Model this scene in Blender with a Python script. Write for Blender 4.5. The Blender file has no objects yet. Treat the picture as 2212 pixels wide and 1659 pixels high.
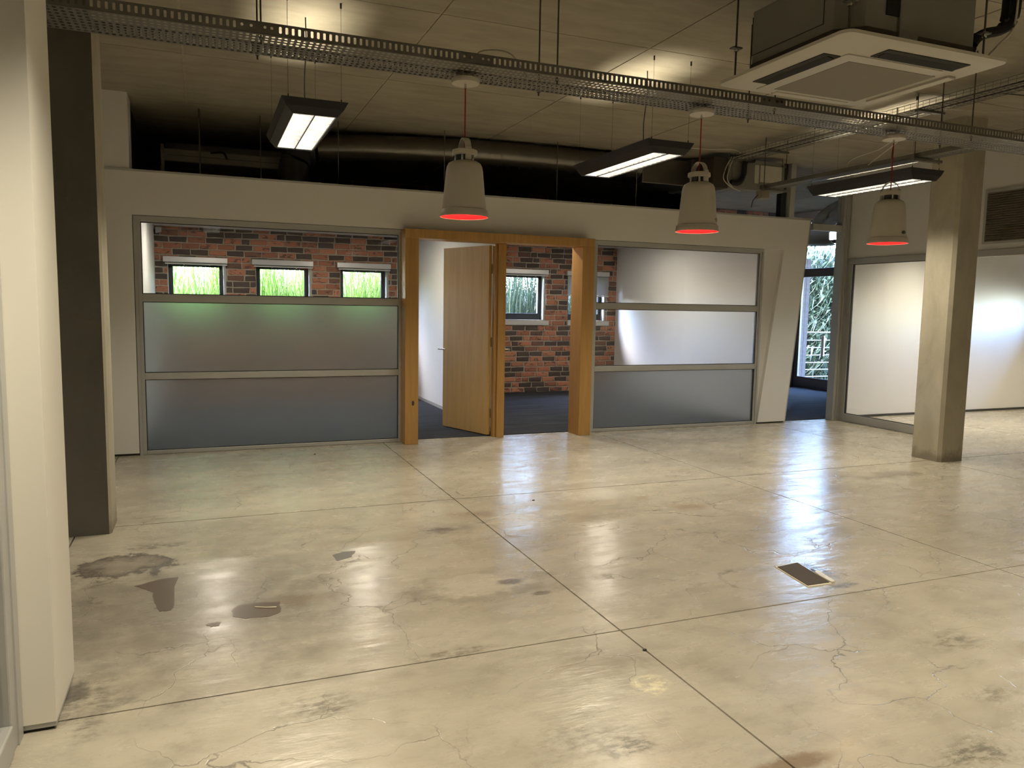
import bpy, bmesh, math, random
from mathutils import Vector, Matrix
random.seed(7)
S = bpy.context.scene
COL = S.collection
# ---------------------------------------------------------------- camera, light, exposure
cam = bpy.data.objects.new('camera', bpy.data.cameras.new('camera')); COL.objects.link(cam)
R_ = Vector((0.9279, -0.3725, 0.0171)); U_ = Vector((0.0220, 0.1004, 0.9947)); F_ = Vector((0.3722, 0.9227, -0.1014))
_f = 1651.9
def camera_axes():
    yaw, pit, rol = 0.383509195, 0.101607884, 0.0172350407
    cy, sy, cp, sp = math.cos(yaw), math.sin(yaw), math.cos(pit), math.sin(pit)
    f = Vector((sy*cp, cy*cp, -sp)); r0 = Vector((cy, -sy, 0)); u0 = r0.cross(f)
    c, s = math.cos(rol), math.sin(rol)
    return c*r0 + s*u0, -s*r0 + c*u0, f
r, u, f = camera_axes()
CAMZ = 1.41
cam.matrix_world = Matrix(((r.x, u.x, -f.x, 0), (r.y, u.y, -f.y, 0), (r.z, u.z, -f.z, CAMZ), (0, 0, 0, 1)))
cam.data.sensor_width = 36; cam.data.lens = 36*_f/2212; cam.data.clip_start = 0.05; cam.data.clip_end = 200
S.camera = cam
S.view_settings.view_transform = 'Standard'; S.view_settings.look = 'None'
S.view_settings.gamma = 1; S.view_settings.use_curve_mapping = False
S.view_settings.exposure = 0.2
try:
    S.cycles.use_denoising = True
    S.cycles.sample_clamp_indirect = 3.0
    S.cycles.use_adaptive_sampling = True; S.cycles.adaptive_threshold = 0.06; S.cycles.adaptive_min_samples = 20; S.cycles.max_bounces = 7; S.cycles.diffuse_bounces = 4; S.cycles.glossy_bounces = 4; S.cycles.transparent_max_bounces = 16
    S.cycles.caustics_reflective = False; S.cycles.caustics_refractive = True
except Exception: pass
W = bpy.data.worlds.new('sky'); S.world = W; W.use_nodes = True
wn = W.node_tree.nodes; wl = W.node_tree.links
sky = wn.new('ShaderNodeTexSky')
try:
    sky.sky_type = 'NISHITA'; sky.sun_disc = False; sky.sun_elevation = math.radians(48); sky.sun_rotation = math.radians(-40); sky.ozone_density = 4.0
except Exception: pass
wl.new(sky.outputs[0], wn['Background'].inputs[0]); wn['Background'].inputs[1].default_value = 10.0
sun = bpy.data.objects.new('sun', bpy.data.lights.new('sun', 'SUN')); COL.objects.link(sun)
sun.data.energy = 14.0; sun.data.angle = 0.02; sun.data.color = (1, .95, .86)
sun.rotation_euler = Vector((-0.55, -0.28, 0.80)).to_track_quat('Z', 'Y').to_euler()
LAMP = (1.0, 0.89, 0.68)      # colour of the fluorescent tubes against daylight
DOWN_W = 23.0; UP_W = 3.5; REAR_W = 32.0; OFFICE_W = 19.0

# ---------------------------------------------------------------- materials
def new_mat(name):
    m = bpy.data.materials.new(name); m.use_nodes = True
    nt = m.node_tree; b = nt.nodes['Principled BSDF']
    return m, nt, b
def N(nt, t, **kw):
    n = nt.nodes.new(t)
    for k, v in kw.items():
        if k.startswith('i_'):
            key = k[2:].replace('_', ' ')
            n.inputs[int(key) if key.isdigit() else key].default_value = v
        else: setattr(n, k, v)
    return n
def L(nt, a, b): nt.links.new(a, b)
def ramp(nt, fac, stops, interp='LINEAR'):
    n = nt.nodes.new('ShaderNodeValToRGB'); n.color_ramp.interpolation = interp
    e = n.color_ramp.elements
    while len(e) < len(stops): e.new(0.5)
    for el, (p, c) in zip(e, stops):
        el.position = p; el.color = tuple(c) + (1,) if len(c) == 3 else c
    L(nt, fac, n.inputs[0]); return n.outputs[0]
def mixc(nt, fac, a, b, mode='MIX'):
    n = nt.nodes.new('ShaderNodeMix'); n.data_type = 'RGBA'; n.blend_type = mode
    for sock, v in ((n.inputs[0], fac), (n.inputs[6], a), (n.inputs[7], b)):
        if isinstance(v, (int, float)): sock.default_value = v
        elif isinstance(v, (tuple, list)): sock.default_value = tuple(v) + (1,)
        else: L(nt, v, sock)
    return n.outputs[2]
def math_(nt, op, a, b=None, c=None, clamp=False):
    n = nt.nodes.new('ShaderNodeMath'); n.operation = op; n.use_clamp = clamp
    for i, v in enumerate((a, b, c)):
        if v is None: continue
        if isinstance(v, (int, float)): n.inputs[i].default_value = v
        else: L(nt, v, n.inputs[i])
    return n.outputs[0]
def smooth(nt, v, lo, hi):
    n = nt.nodes.new('ShaderNodeMapRange'); n.interpolation_type = 'SMOOTHSTEP'
    L(nt, v, n.inputs[0]); n.inputs[1].default_value = lo; n.inputs[2].default_value = hi
    return n.outputs[0]
def wpos(nt, scale=(1, 1, 1), loc=(0, 0, 0)):
    g = nt.nodes.new('ShaderNodeNewGeometry'); m = nt.nodes.new('ShaderNodeMapping')
    m.inputs['Scale'].default_value = scale; m.inputs['Location'].default_value = loc
    L(nt, g.outputs['Position'], m.inputs[0]); return m.outputs[0]
def noise(nt, vec, scale, detail=4, rough=.55, dist=0):
    n = N(nt, 'ShaderNodeTexNoise', i_Scale=scale, i_Detail=detail, i_Roughness=rough, i_Distortion=dist)
    L(nt, vec, n.inputs['Vector']); return n.outputs[0]
def bump(nt, b, h, strength, dist):
    n = N(nt, 'ShaderNodeBump', i_Strength=strength, i_Distance=dist); L(nt, h, n.inputs['Height'])
    L(nt, n.outputs[0], b.inputs['Normal'])

def plain(name, col, rough=.5, metal=0, var=.06, scale=12, bmp=0, stretch=(1, 1, 1), spec=.5):
    m, nt, b = new_mat(name)
    p = wpos(nt, stretch); n = noise(nt, p, scale, 5)
    c = mixc(nt, n, tuple(max(0, x*(1-var*2)) for x in col), tuple(min(1, x*(1+var*2)) for x in col))
    L(nt, c, b.inputs['Base Color']); b.inputs['Roughness'].default_value = rough; b.inputs['Metallic'].default_value = metal
    b.inputs['Specular IOR Level'].default_value = spec
    if bmp: bump(nt, b, noise(nt, p, scale*6, 3), bmp, .002)
    return m
def emit(name, col, strength):
    m, nt, b = new_mat(name)
    b.inputs['Base Color'].default_value = tuple(col) + (1,)
    b.inputs['Emission Color'].default_value = tuple(col) + (1,); b.inputs['Emission Strength'].default_value = strength
    return m

def m_floor():
    m, nt, b = new_mat('polished_concrete')
    p = wpos(nt); ps = wpos(nt, (1, 1.6, 1))
    big = noise(nt, ps, 0.9, 6, .6); mid = noise(nt, ps, 4.5, 8, .66); fine = noise(nt, p, 38, 6, .7)
    c = ramp(nt, big, [(.25, (.37, .335, .265)), (.5, (.49, .447, .362)), (.75, (.57, .525, .43))])
    c = mixc(nt, 1.0, c, ramp(nt, mid, [(.28, (.74, .735, .73)), (.5, (.94, .94, .935)), (.74, (1.0, .995, .985))]), 'MULTIPLY')
    pit = noise(nt, wpos(nt, (1, 1, 1), (4, 4, 0)), 75, 3, .6); c = mixc(nt, math_(nt, 'MULTIPLY', smooth(nt, pit, .66, .74), .45), c, (.16, .14, .11))
    c = mixc(nt, math_(nt, 'MULTIPLY', smooth(nt, fine, .56, .78), .28), c, (.20, .17, .13))
    blot = noise(nt, wpos(nt, (1, 1.3, 1), (3.7, 1.2, 0)), 1.7, 7, .68)
    c = mixc(nt, math_(nt, 'MULTIPLY', smooth(nt, blot, .52, .80), .36), c, (.21, .175, .125))
    dk = noise(nt, wpos(nt, (1, 2.2, 1), (8.1, 2.2, 0)), 5.5, 8, .75)
    c = mixc(nt, math_(nt, 'MULTIPLY', smooth(nt, dk, .60, .80), .42), c, (.16, .14, .11))
    # hairline cracks
    wv = N(nt, 'ShaderNodeTexNoise', i_Scale=2.6, i_Detail=5.0); L(nt, p, wv.inputs['Vector'])
    ad = N(nt, 'ShaderNodeVectorMath', operation='MULTIPLY_ADD'); L(nt, wv.outputs['Color'], ad.inputs[0]); ad.inputs[1].default_value = (.55, .55, 0); L(nt, p, ad.inputs[2])
    vo = N(nt, 'ShaderNodeTexVoronoi', feature='DISTANCE_TO_EDGE', i_Scale=1.9); L(nt, ad.outputs[0], vo.inputs['Vector'])
    line = math_(nt, 'SUBTRACT', 1, smooth(nt, vo.outputs['Distance'], .0005, .0075))
    cm = smooth(nt, noise(nt, wpos(nt, (1, 1, 1), (5, 9, 0)), 1.3, 4), .42, .58)
    crack = math_(nt, 'MULTIPLY', line, cm)
    c = mixc(nt, math_(nt, 'MULTIPLY', crack, .62), c, (.10, .09, .075))
    # stains, and one painted shade area, with a place of their own on the slab
    geo = nt.nodes.new('ShaderNodeNewGeometry'); sx = nt.nodes.new('ShaderNodeSeparateXYZ'); L(nt, geo.outputs['Position'], sx.inputs[0])
    wob = noise(nt, p, 7, 6, .7)
    scuffn = noise(nt, wpos(nt, (1, 1.8, 1), (2, 7, 0)), 16, 7, .75)
    def spot(cx, cy, rx, ry, col, amt, edge=.55, ring=False, scuff=False):
        nonlocal c
        dx = math_(nt, 'DIVIDE', math_(nt, 'SUBTRACT', sx.outputs[0], cx), rx); dy = math_(nt, 'DIVIDE', math_(nt, 'SUBTRACT', sx.outputs[1], cy), ry)
        d = math_(nt, 'SQRT', math_(nt, 'ADD', math_(nt, 'MULTIPLY', dx, dx), math_(nt, 'MULTIPLY', dy, dy)))
        d = math_(nt, 'ADD', d, math_(nt, 'MULTIPLY', math_(nt, 'SUBTRACT', wob, .5), 2.0))
        k = math_(nt, 'SUBTRACT', 1, smooth(nt, d, edge, 1.0))
        if ring: k = math_(nt, 'MULTIPLY', k, smooth(nt, d, .35, .85))
        if scuff: k = math_(nt, 'MULTIPLY', k, smooth(nt, scuffn, .40, .62))
        c = mixc(nt, math_(nt, 'MULTIPLY', k, amt), c, col)
        return d
    spot(-.15, 3.70, 1.3, 1.1, (.17, .15, .13), .60, .05)  # broad dark area: pilaster shade and grime painted as one
    spot(.2, 5.0, 1.0, .5, (.24, .21, .17), .25, .05)
    spot(-.42, 2.90, .16, .26, (.085, .075, .062), .62, .2, scuff=True)
    spot(-.46, 3.0, .09, .12, (.06, .055, .05), .6, .3)
    spot(-.42, 4.42, .25, .20, (.075, .062, .055), .85, .8, ring=True)
    spot(-.42, 4.42, .22, .17, (.20, .17, .15), .45, .6)
    spot(-.30, 4.72, .26, .08, (.10, .085, .07), .7, .3, scuff=True)
    spot(.40, 3.64, .20, .10, (.22, .155, .10), .5, .2)
    spot(1.36, 4.52, .24, .10, (.13, .10, .08), .8, .3, scuff=True)
    spot(1.36, 4.52, .12, .05, (.12, .095, .075), .6, .4)
    spot(1.68, 4.80, .26, .13, (.22, .165, .115), .6, .2)
    spot(1.27, 3.52, .40, .25, (.20, .17, .12), .55, .55, ring=True)
    spot(1.27, 3.56, .27, .18, (.56, .52, .43), .7, .6)
    spot(1.15, 3.42, .16, .03, (.62, .57, .46), .6, .4, scuff=True)
    spot(1.44, 3.53, .08, .05, (.13, .105, .08), .75, .4)
    spot(1.53, 3.50, .06, .05, (.60, .55, .46), .45, .4); spot(1.52, 3.33, .08, .03, (.14, .115, .09), .7, .5)
    spot(3.01, 4.82, .16, .12, (.26, .17, .09), .6, .2, scuff=True)
    spot(3.20, 4.50, .20, .12, (.27, .165, .09), .6, .2)
    spot(5.57, 4.85, .50, .16, (.17, .14, .095), .7, .2)
    spot(4.3, 4.6, .9, .3, (.30, .25, .17), .35, .1)
    spot(1.53, 2.355, .10, .09, (.82, .75, .52), 1.0, .5, scuff=True)
    spot(1.70, 1.76, .22, .05, (.19, .125, .07), .75, .3); spot(1.93, 1.76, .16, .10, (.62, .56, .43), .4, .2)
    spot(1.25, 2.02, .13, .09, (.10, .09, .07), .9, .2, scuff=True)
    spot(1.15, 2.10, .30, .16, (.16, .14, .105), .6, .2, scuff=True)
    spot(.36, 2.61, .20, .10, (.14, .12, .09), .9, .2, scuff=True)
    spot(.92, 2.86, .30, .05, (.15, .13, .095), .8, .2, scuff=True)
    spot(2.98, 2.23, .20, .12, (.15, .135, .10), .75, .2, scuff=True)
    spot(2.69, 1.85, .16, .09, (.15, .135, .10), .7, .2, scuff=True)
    spot(2.27, 1.60, .22, .10, (.12, .11, .085), .8, .2, scuff=True)
    spot(1.45, 2.55, .30, .16, (.24, .205, .15), .5, .2)
    spot(1.22, 5.71, .30, .10, (.22, .19, .14), .5, .2, scuff=True); spot(.39, 6.40, .5, .16, (.24, .21, .16), .5, .1, scuff=True)
    spot(2.85, 6.0, .4, .12, (.25, .21, .15), .4, .1, scuff=True)
    spot(3.03, 2.91, .14, .04, (.13, .12, .09), .8, .3)
    spot(3.10, 3.14, .05, .17, (.16, .15, .12), .75, .4)
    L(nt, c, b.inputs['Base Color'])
    rr = ramp(nt, noise(nt, wpos(nt, (1, 2.5, 1)), 2.3, 7, .65), [(.3, (.17,)*3), (.7, (.34,)*3)])
    L(nt, rr, b.inputs['Roughness']); b.inputs['Specular IOR Level'].default_value = .62
    h = math_(nt, 'ADD', math_(nt, 'MULTIPLY', noise(nt, wpos(nt, (1, 3.2, 1)), 3.2, 4, .6), 1.0), math_(nt, 'MULTIPLY', fine, .05))
    h = math_(nt, 'SUBTRACT', h, math_(nt, 'MULTIPLY', crack, .25))
    bump(nt, b, h, .35, .012)
    return m
def m_concrete(name, lo, hi, stretch=(1, 1, 1), scale=3.0, rough=.75, spots=True):
    m, nt, b = new_mat(name)
    p = wpos(nt, stretch); n1 = noise(nt, p, scale, 8, .62, .3); n2 = noise(nt, wpos(nt), 26, 5, .7)
    c = ramp(nt, n1, [(.3, lo), (.7, hi)])
    c = mixc(nt, math_(nt, 'MULTIPLY', smooth(nt, n2, .60, .74), .25 if spots else .1), c, tuple(x*.45 for x in lo))
    L(nt, c, b.inputs['Base Color']); b.inputs['Roughness'].default_value = rough
    bump(nt, b, n2, .25, .003); return m
def m_column():
    m, nt, b = new_mat('raw_column_concrete')
    n1 = noise(nt, wpos(nt, (1, 1, .5)), 4, 8, .65, .4); n2 = noise(nt, wpos(nt), 30, 5, .7)
    c = ramp(nt, n1, [(.3, (.34, .31, .235)), (.7, (.47, .43, .335))])
    c = mixc(nt, math_(nt, 'MULTIPLY', smooth(nt, n2, .62, .75), .3), c, (.14, .12, .09))
    g = nt.nodes.new('ShaderNodeNewGeometry'); s = nt.nodes.new('ShaderNodeSeparateXYZ'); L(nt, g.outputs[0], s.inputs[0])
    foot = math_(nt, 'ADD', s.outputs[2], math_(nt, 'MULTIPLY', math_(nt, 'SUBTRACT', noise(nt, wpos(nt), 11, 6, .7), .5), .30))
    k = math_(nt, 'SUBTRACT', 1, smooth(nt, foot, .02, .13))       # scuffed, mop-stained foot
    c = mixc(nt, math_(nt, 'MULTIPLY', k, .6), c, (.13, .105, .075))
    L(nt, c, b.inputs['Base Color']); b.inputs['Roughness'].default_value = .7; bump(nt, b, n2, .25, .003)
    return m
def m_wood(name, dark, light, sc=3.0):
    m, nt, b = new_mat(name)
    n1 = noise(nt, wpos(nt, (9, 9, .55)), sc, 8, .6, .5); n2 = noise(nt, wpos(nt, (60, 60, 2)), sc, 4, .6)
    c = ramp(nt, n1, [(.25, dark), (.72, light)])
    c = mixc(nt, math_(nt, 'MULTIPLY', smooth(nt, n2, .5, .8), .2), c, tuple(x*.6 for x in dark))
    L(nt, c, b.inputs['Base Color']); b.inputs['Roughness'].default_value = .38; return m
def m_brick(name, per_island):
    m, nt, b = new_mat(name)
    if per_island: rnd = nt.nodes.new('ShaderNodeNewGeometry').outputs['Random Per Island']
    else: rnd = nt.nodes.new('ShaderNodeObjectInfo').outputs['Random']
    base = ramp(nt, rnd, [(0, (.038, .036, .034)), (.40, (.072, .060, .054)), (.47, (.30, .12, .07)), (.66, (.52, .19, .105)), (.85, (.60, .255, .145)), (1, (.44, .18, .115))])
    n1 = noise(nt, wpos(nt, (1, 1, 2)), 9, 6, .65, .8)
    c = mixc(nt, math_(nt, 'MULTIPLY', smooth(nt, n1, .54, .62), .85), base, (.04, .034, .034))
    n2 = noise(nt, wpos(nt), 55, 4, .7)
    c = mixc(nt, math_(nt, 'MULTIPLY', n2, .35), c, (.30, .20, .15))
    L(nt, c, b.inputs['Base Color']); b.inputs['Roughness'].default_value = .9; bump(nt, b, n2, .6, .006); return m
def m_pane(name, tint=(1, 1, 1), refl=.07):
    m, nt, b = new_mat(name); nt.nodes.remove(b)
    o = nt.nodes['Material Output']; t = N(nt, 'ShaderNodeBsdfTransparent'); t.inputs[0].default_value = tint + (1,)
    g = N(nt, 'ShaderNodeBsdfGlossy', i_Roughness=.01); fr = N(nt, 'ShaderNodeFresnel', i_IOR=1.5)
    geo = nt.nodes.new('ShaderNodeNewGeometry'); mx = N(nt, 'ShaderNodeMixShader')
    k = math_(nt, 'MULTIPLY', fr.outputs[0], math_(nt, 'SUBTRACT', 1, geo.outputs['Backfacing']))
    L(nt, k, mx.inputs[0]); L(nt, t.outputs[0], mx.inputs[1]); L(nt, g.outputs[0], mx.inputs[2]); L(nt, mx.outputs[0], o.inputs[0])
    return m
def m_frost():
    m, nt, b = new_mat('frosted_glass'); nt.nodes.remove(b)
    o = nt.nodes['Material Output']
    g = N(nt, 'ShaderNodeBsdfGlass', i_Roughness=.30, i_IOR=1.45); g.inputs[0].default_value = (.93, .97, 1, 1)
    d = N(nt, 'ShaderNodeBsdfDiffuse'); d.inputs[0].default_value = (.42, .44, .44, 1)
    t = N(nt, 'ShaderNodeBsdfTranslucent'); t.inputs[0].default_value = (.72, .78, .84, 1)
    a = N(nt, 'ShaderNodeMixShader', i_0=.42); L(nt, d.outputs[0], a.inputs[1]); L(nt, t.outputs[0], a.inputs[2])
    mx = N(nt, 'ShaderNodeMixShader', i_0=.15); L(nt, g.outputs[0], mx.inputs[1]); L(nt, a.outputs[0], mx.inputs[2]); L(nt, mx.outputs[0], o.inputs[0])
    return m
def m_carpet():
    m, nt, b = new_mat('carpet_blue_grey')
    n1 = noise(nt, wpos(nt, (.5, 9, 1)), 2.2, 5, .6); n2 = noise(nt, wpos(nt), 160, 3)
    c = ramp(nt, n1, [(.35, (.020, .022, .026)), (.58, (.05, .054, .062)), (.72, (.105, .11, .118))])
    c = mixc(nt, .3, c, mixc(nt, n2, (.01, .012, .016), (.12, .13, .15)))
    L(nt, c, b.inputs['Base Color']); b.inputs['Roughness'].default_value = 1; b.inputs['Specular IOR Level'].default_value = .1
    bump(nt, b, n2, .6, .006); return m
def m_leaf(name, cols):
    m, nt, b = new_mat(name)
    rnd = nt.nodes.new('ShaderNodeNewGeometry').outputs['Random Per Island']
    c = ramp(nt, rnd, [(i/(len(cols)-1), k) for i, k in enumerate(cols)])
    L(nt, c, b.inputs['Base Color']); b.inputs['Roughness'].default_value = .45
    t = N(nt, 'ShaderNodeBsdfTranslucent'); L(nt, c, t.inputs[0]); mx = N(nt, 'ShaderNodeMixShader', i_0=.35)
    L(nt, b.outputs[0], mx.inputs[1]); L(nt, t.outputs[0], mx.inputs[2]); L(nt, mx.outputs[0], nt.nodes['Material Output'].inputs[0]); return m
M = dict(
    floor=m_floor(), ceil=m_concrete('board_marked_ceiling', (.30, .268, .20), (.40, .362, .28), (.7, 2.2, 1), 3.2),
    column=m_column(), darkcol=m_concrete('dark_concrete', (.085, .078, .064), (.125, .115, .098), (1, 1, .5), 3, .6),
    white=plain('white_paint', (.80, .79, .765), .55, 0, .012, 3, .08), cream=plain('cream_pillar_paint', (.82, .79, .71), .5, 0, .012, 3, .08),
    office=plain('office_white_paint', (.78, .78, .78), .6, 0, .01, 3),
    alu=plain('anodised_aluminium', (.45, .45, .435), .42, .10, .03, 6), dkalu=plain('charcoal_window_frame', (.035, .04, .045), .4, .2, .05, 9),
    wood=m_wood('maple_frame', (.36, .195, .058), (.50, .29, .092)), doorw=m_wood('maple_veneer', (.50, .295, .085), (.62, .40, .135), 2),
    brick=m_brick('clinker_brick', False), bricks=m_brick('clinker_brick_mass', True), mortar=m_concrete('mortar', (.36, .31, .24), (.48, .42, .33), (1, 1, 1), 14, .95),
    pane=m_pane('clear_glass'), frost=m_frost(), carpet=m_carpet(),
    galv=plain('galvanised_steel', (.165, .16, .145), .48, .40, .14, 9), steel=plain('stainless_steel', (.62, .61, .58), .24, 1, .02, 20), rod=plain('threaded_rod_steel', (.11, .10, .085), .5, .6, .1, 60),
    chrome=plain('chrome', (.75, .74, .72), .09, 1, .01, 20), black=plain('black_powder_coat', (.022, .022, .024), .45, 0, .05, 9), rubber=plain('black_pipe_insulation', (.012, .012, .012), .8, 0, .2, 30, .2),
    duct=plain('spiral_duct_steel', (.22, .21, .185), .33, .9, .10, 5), ductl=plain('pale_spiral_duct', (.55, .54, .50), .4, .35, .08, 6), ductw=plain('grey_box_duct', (.30, .29, .27), .5, .6, .05, 5),
    shade=plain('stone_white_enamel', (.50, .47, .40), .38, 0, .012, 4), red=plain('red_enamel', (.95, .022, .045), .35, 0, .01, 4), cordred=plain('red_fabric_cord', (.30, .012, .012), .7, 0, .1, 90),
    acw=plain('air_conditioner_plastic', (.46, .435, .37), .4, 0, .01, 4), acg=plain('return_grille_mesh', (.19, .168, .125), .6, 0, .03, 30), acm=plain('air_conditioner_metal', (.24, .235, .215), .5, .25, .03, 4), acm2=plain('dark_foam_jacket', (.055, .046, .036), .7, 0, .06, 6),
    cable=plain('grey_white_cable', (.55, .52, .44), .5, 0, .03, 20), blackc=plain('black_cable', (.012, .012, .012), .5, 0, .03, 20),
    blind=plain('silver_blind_aluminium', (.62, .62, .62), .35, .4, .02, 9), sill=plain('white_sill', (.62, .62, .60), .5, 0, .02, 9), paper=plain('paper_label', (.56, .54, .47), .7, 0, .08, 30),
    lid=plain('floor_box_carpet_lid', (.075, .062, .05), .9, 0, .06, 60, .3), flap=plain('beige_plastic', (.72, .67, .52), .35, 0, .02, 20),
    patch=plain('dark_glue_patch', (.115, .082, .058), .33, 0, .14, 9), patchg=plain('grey_filler_patch', (.135, .125, .11), .4, 0, .06, 12), patchp=plain('bare_screed', (.58, .52, .37), .8, 0, .2, 30, .4),
    louv=emit('louvre_aluminium_lit', (1, .95, .86), .0), tube=emit('fluorescent_tube', (1, .92, .78), 2.2), skirt=plain('dark_skirting', (.04, .036, .03), .5, 0, .05, 9),
    vent=plain('vent_slat_paint', (.30, .27, .215), .5, .1, .03, 9), darkroom=plain('cavity_shade_colour', (.03, .028, .024), .9, 0, .05, 6),  # flat dark colour standing in for unlit hollows
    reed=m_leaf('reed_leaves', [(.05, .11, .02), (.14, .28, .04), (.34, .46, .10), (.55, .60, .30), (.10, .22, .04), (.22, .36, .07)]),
    reedd=m_leaf('shade_coloured_reed_leaves', [(.008, .018, .012), (.02, .038, .024), (.045, .075, .048), (.11, .15, .10), (.012, .024, .015), (.028, .048, .03)]),  # leaf colours darkened to paint in the shade outside
    soil=plain('garden_soil', (.05, .042, .028), .95, 0, .2, 6, .4), gwall=m_concrete('garden_wall_render', (.50, .48, .45), (.62, .60, .56), (1, 1, 1), 2), pier=plain('purple_grey_pier_brick', (.055, .047, .056), .9, 0, .25, 14, .3),
)
def m_louvre():
    m, nt, b = new_mat('lit_louvre_reflector')
    n = noise(nt, wpos(nt, (1, 1, 1)), 26, 3, .7)
    b.inputs['Base Color'].default_value = (.8, .8, .78, 1); b.inputs['Roughness'].default_value = .3; b.inputs['Metallic'].default_value = .3
    b.inputs['Emission Color'].default_value = (1, .93, .80, 1)
    L(nt, ramp(nt, n, [(.32, (.20,)*3), (.66, (.72,)*3)]), b.inputs['Emission Strength']); return m
M['louv'] = m_louvre()

# ---------------------------------------------------------------- mesh helpers
WLOC = {}
class MB:
    def __init__(s): s.v = []; s.f = []
    def add(s, vs, fs):
        o = len(s.v); s.v += [tuple(x) for x in vs]; s.f += [tuple(o+i for i in q) for q in fs]; return s
    def box(s, x0, x1, y0, y1, z0, z1):
        x0, x1 = min(x0, x1), max(x0, x1); y0, y1 = min(y0, y1), max(y0, y1); z0, z1 = min(z0, z1), max(z0, z1)
        return s.add([(x0, y0, z0), (x1, y0, z0), (x1, y1, z0), (x0, y1, z0), (x0, y0, z1), (x1, y0, z1), (x1, y1, z1), (x0, y1, z1)],
                     [(3, 2, 1, 0), (4, 5, 6, 7), (0, 1, 5, 4), (1, 2, 6, 5), (2, 3, 7, 6), (3, 0, 4, 7)])
    def tube(s, path, r, n=8, cap=True, flat=1.0):
        P = [Vector(p) for p in path]; rings = []
        up = Vector((0, 0, 1))
        for i, p in enumerate(P):
            d = (P[min(i+1, len(P)-1)] - P[max(i-1, 0)]).normalized()
            a = d.cross(up if abs(d.z) < .95 else Vector((1, 0, 0))).normalized(); b = a.cross(d).normalized()
            rr = r[i] if isinstance(r, (list, tuple)) else r
            rings.append([p + a*math.cos(2*math.pi*k/n)*rr + b*math.sin(2*math.pi*k/n)*rr*flat for k in range(n)])
        vs = [v for q in rings for v in q]; fs = []
        for i in range(len(P)-1):
            for k in range(n): fs.append((i*n+k, i*n+(k+1) % n, (i+1)*n+(k+1) % n, (i+1)*n+k))
        if cap: fs.append(tuple(range(n))[::-1]); fs.append(tuple((len(P)-1)*n+k for k in range(n)))
        return s.add(vs, fs)
    def lathe(s, prof, c=(0, 0, 0), n=32, close=False):
        vs = []; fs = []
        for r, z in prof:
            for k in range(n): vs.append((c[0]+r*math.cos(2*math.pi*k/n), c[1]+r*math.sin(2*math.pi*k/n), c[2]+z))
        for i in range(len(prof)-1):
            for k in range(n): fs.append((i*n+k, i*n+(k+1) % n, (i+1)*n+(k+1) % n, (i+1)*n+k))
        if close:
            fs.append(tuple(range(n))[::-1]); fs.append(tuple((len(prof)-1)*n+k for k in range(n)))
        return s.add(vs, fs)
    def prism(s, poly, a0, a1, axis='z'):
        def P(p, a): return {'z': (p[0], p[1], a), 'y': (p[0], a, p[1]), 'x': (a, p[0], p[1])}[axis]
        n = len(poly); vs = [P(p, a0) for p in poly] + [P(p, a1) for p in poly]
        fs = [tuple(range(n))[::-1], tuple(range(n, 2*n))] + [(k, (k+1) % n, n+(k+1) % n, n+k) for k in range(n)]
        return s.add(vs, fs)
    def mesh(s, name, mat, sm=False):
        me = bpy.data.meshes.new(name); me.from_pydata(s.v, [], s.f); me.update()
        bm = bmesh.new(); bm.from_mesh(me); bmesh.ops.recalc_face_normals(bm, faces=bm.faces); bm.to_mesh(me); bm.free()
        if mat: me.materials.append(M[mat] if isinstance(mat, str) else mat)
        if sm:
            for p in me.polygons: p.use_smooth = True
            try: me.set_sharp_from_angle(angle=math.radians(35))
            except Exception: pass
        return me
    def build(s, name, mat, parent=None, sm=False, bevel=0):
        o = bpy.data.objects.new(name, s.mesh(name, mat, sm)); COL.objects.link(o)
        if bevel:
            b = o.modifiers.new('edge', 'BEVEL'); b.width = bevel; b.segments = 2; b.limit_method = 'ANGLE'
        if parent: par(o, parent)
        return o
def par(o, p):
    o.parent = p; w = WLOC.get(p.name, Vector((0, 0, 0))); o.matrix_parent_inverse = Matrix.Translation(-w)
def tag(o, label, cat, group=None, kind=None):
    o['label'] = label; o['category'] = cat
    if group: o['group'] = group
    if kind: o['kind'] = kind
    return o
def thing(name, loc, label, cat, group=None, kind=None):
    o = bpy.data.objects.new(name, None); COL.objects.link(o); o.location = loc; o.empty_display_size = .1
    WLOC[o.name] = Vector(loc); return tag(o, label, cat, group, kind)
def struct(name, mb, mat, label, cat, **kw): return tag(mb.build(name, mat, **kw), label, cat, kind='structure')
def dup(root, shift, **props):
    r = root.copy(); COL.objects.link(r); r.location = root.location + Vector(shift)
    WLOC[r.name] = WLOC[root.name] + Vector(shift)
    for k, v in props.items(): r[k] = v
    for ch in root.children:
        c = ch.copy(); COL.objects.link(c); mi = ch.matrix_parent_inverse.copy(); c.parent = r; c.matrix_parent_inverse = mi
        for g in ch.children:
            d = g.copy(); COL.objects.link(d); mi = g.matrix_parent_inverse.copy(); d.parent = c; d.matrix_parent_inverse = mi
    return r
def curve_pts(pts, n=8):
    """smooth path through the points (Catmull-Rom)"""
    P = [Vector(p) for p in pts]; P = [2*P[0]-P[1]] + P + [2*P[-1]-P[-2]]; out = []
    for i in range(1, len(P)-2):
        for k in range(n):
            t = k/n; a, b, c, d = P[i-1:i+3]
            out.append(.5*((2*b)+(-a+c)*t+(2*a-5*b+4*c-d)*t*t+(-a+3*b-3*c+d)*t**3))
    out.append(P[-2]); return out
B = lambda *a: MB().box(*a)

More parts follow.
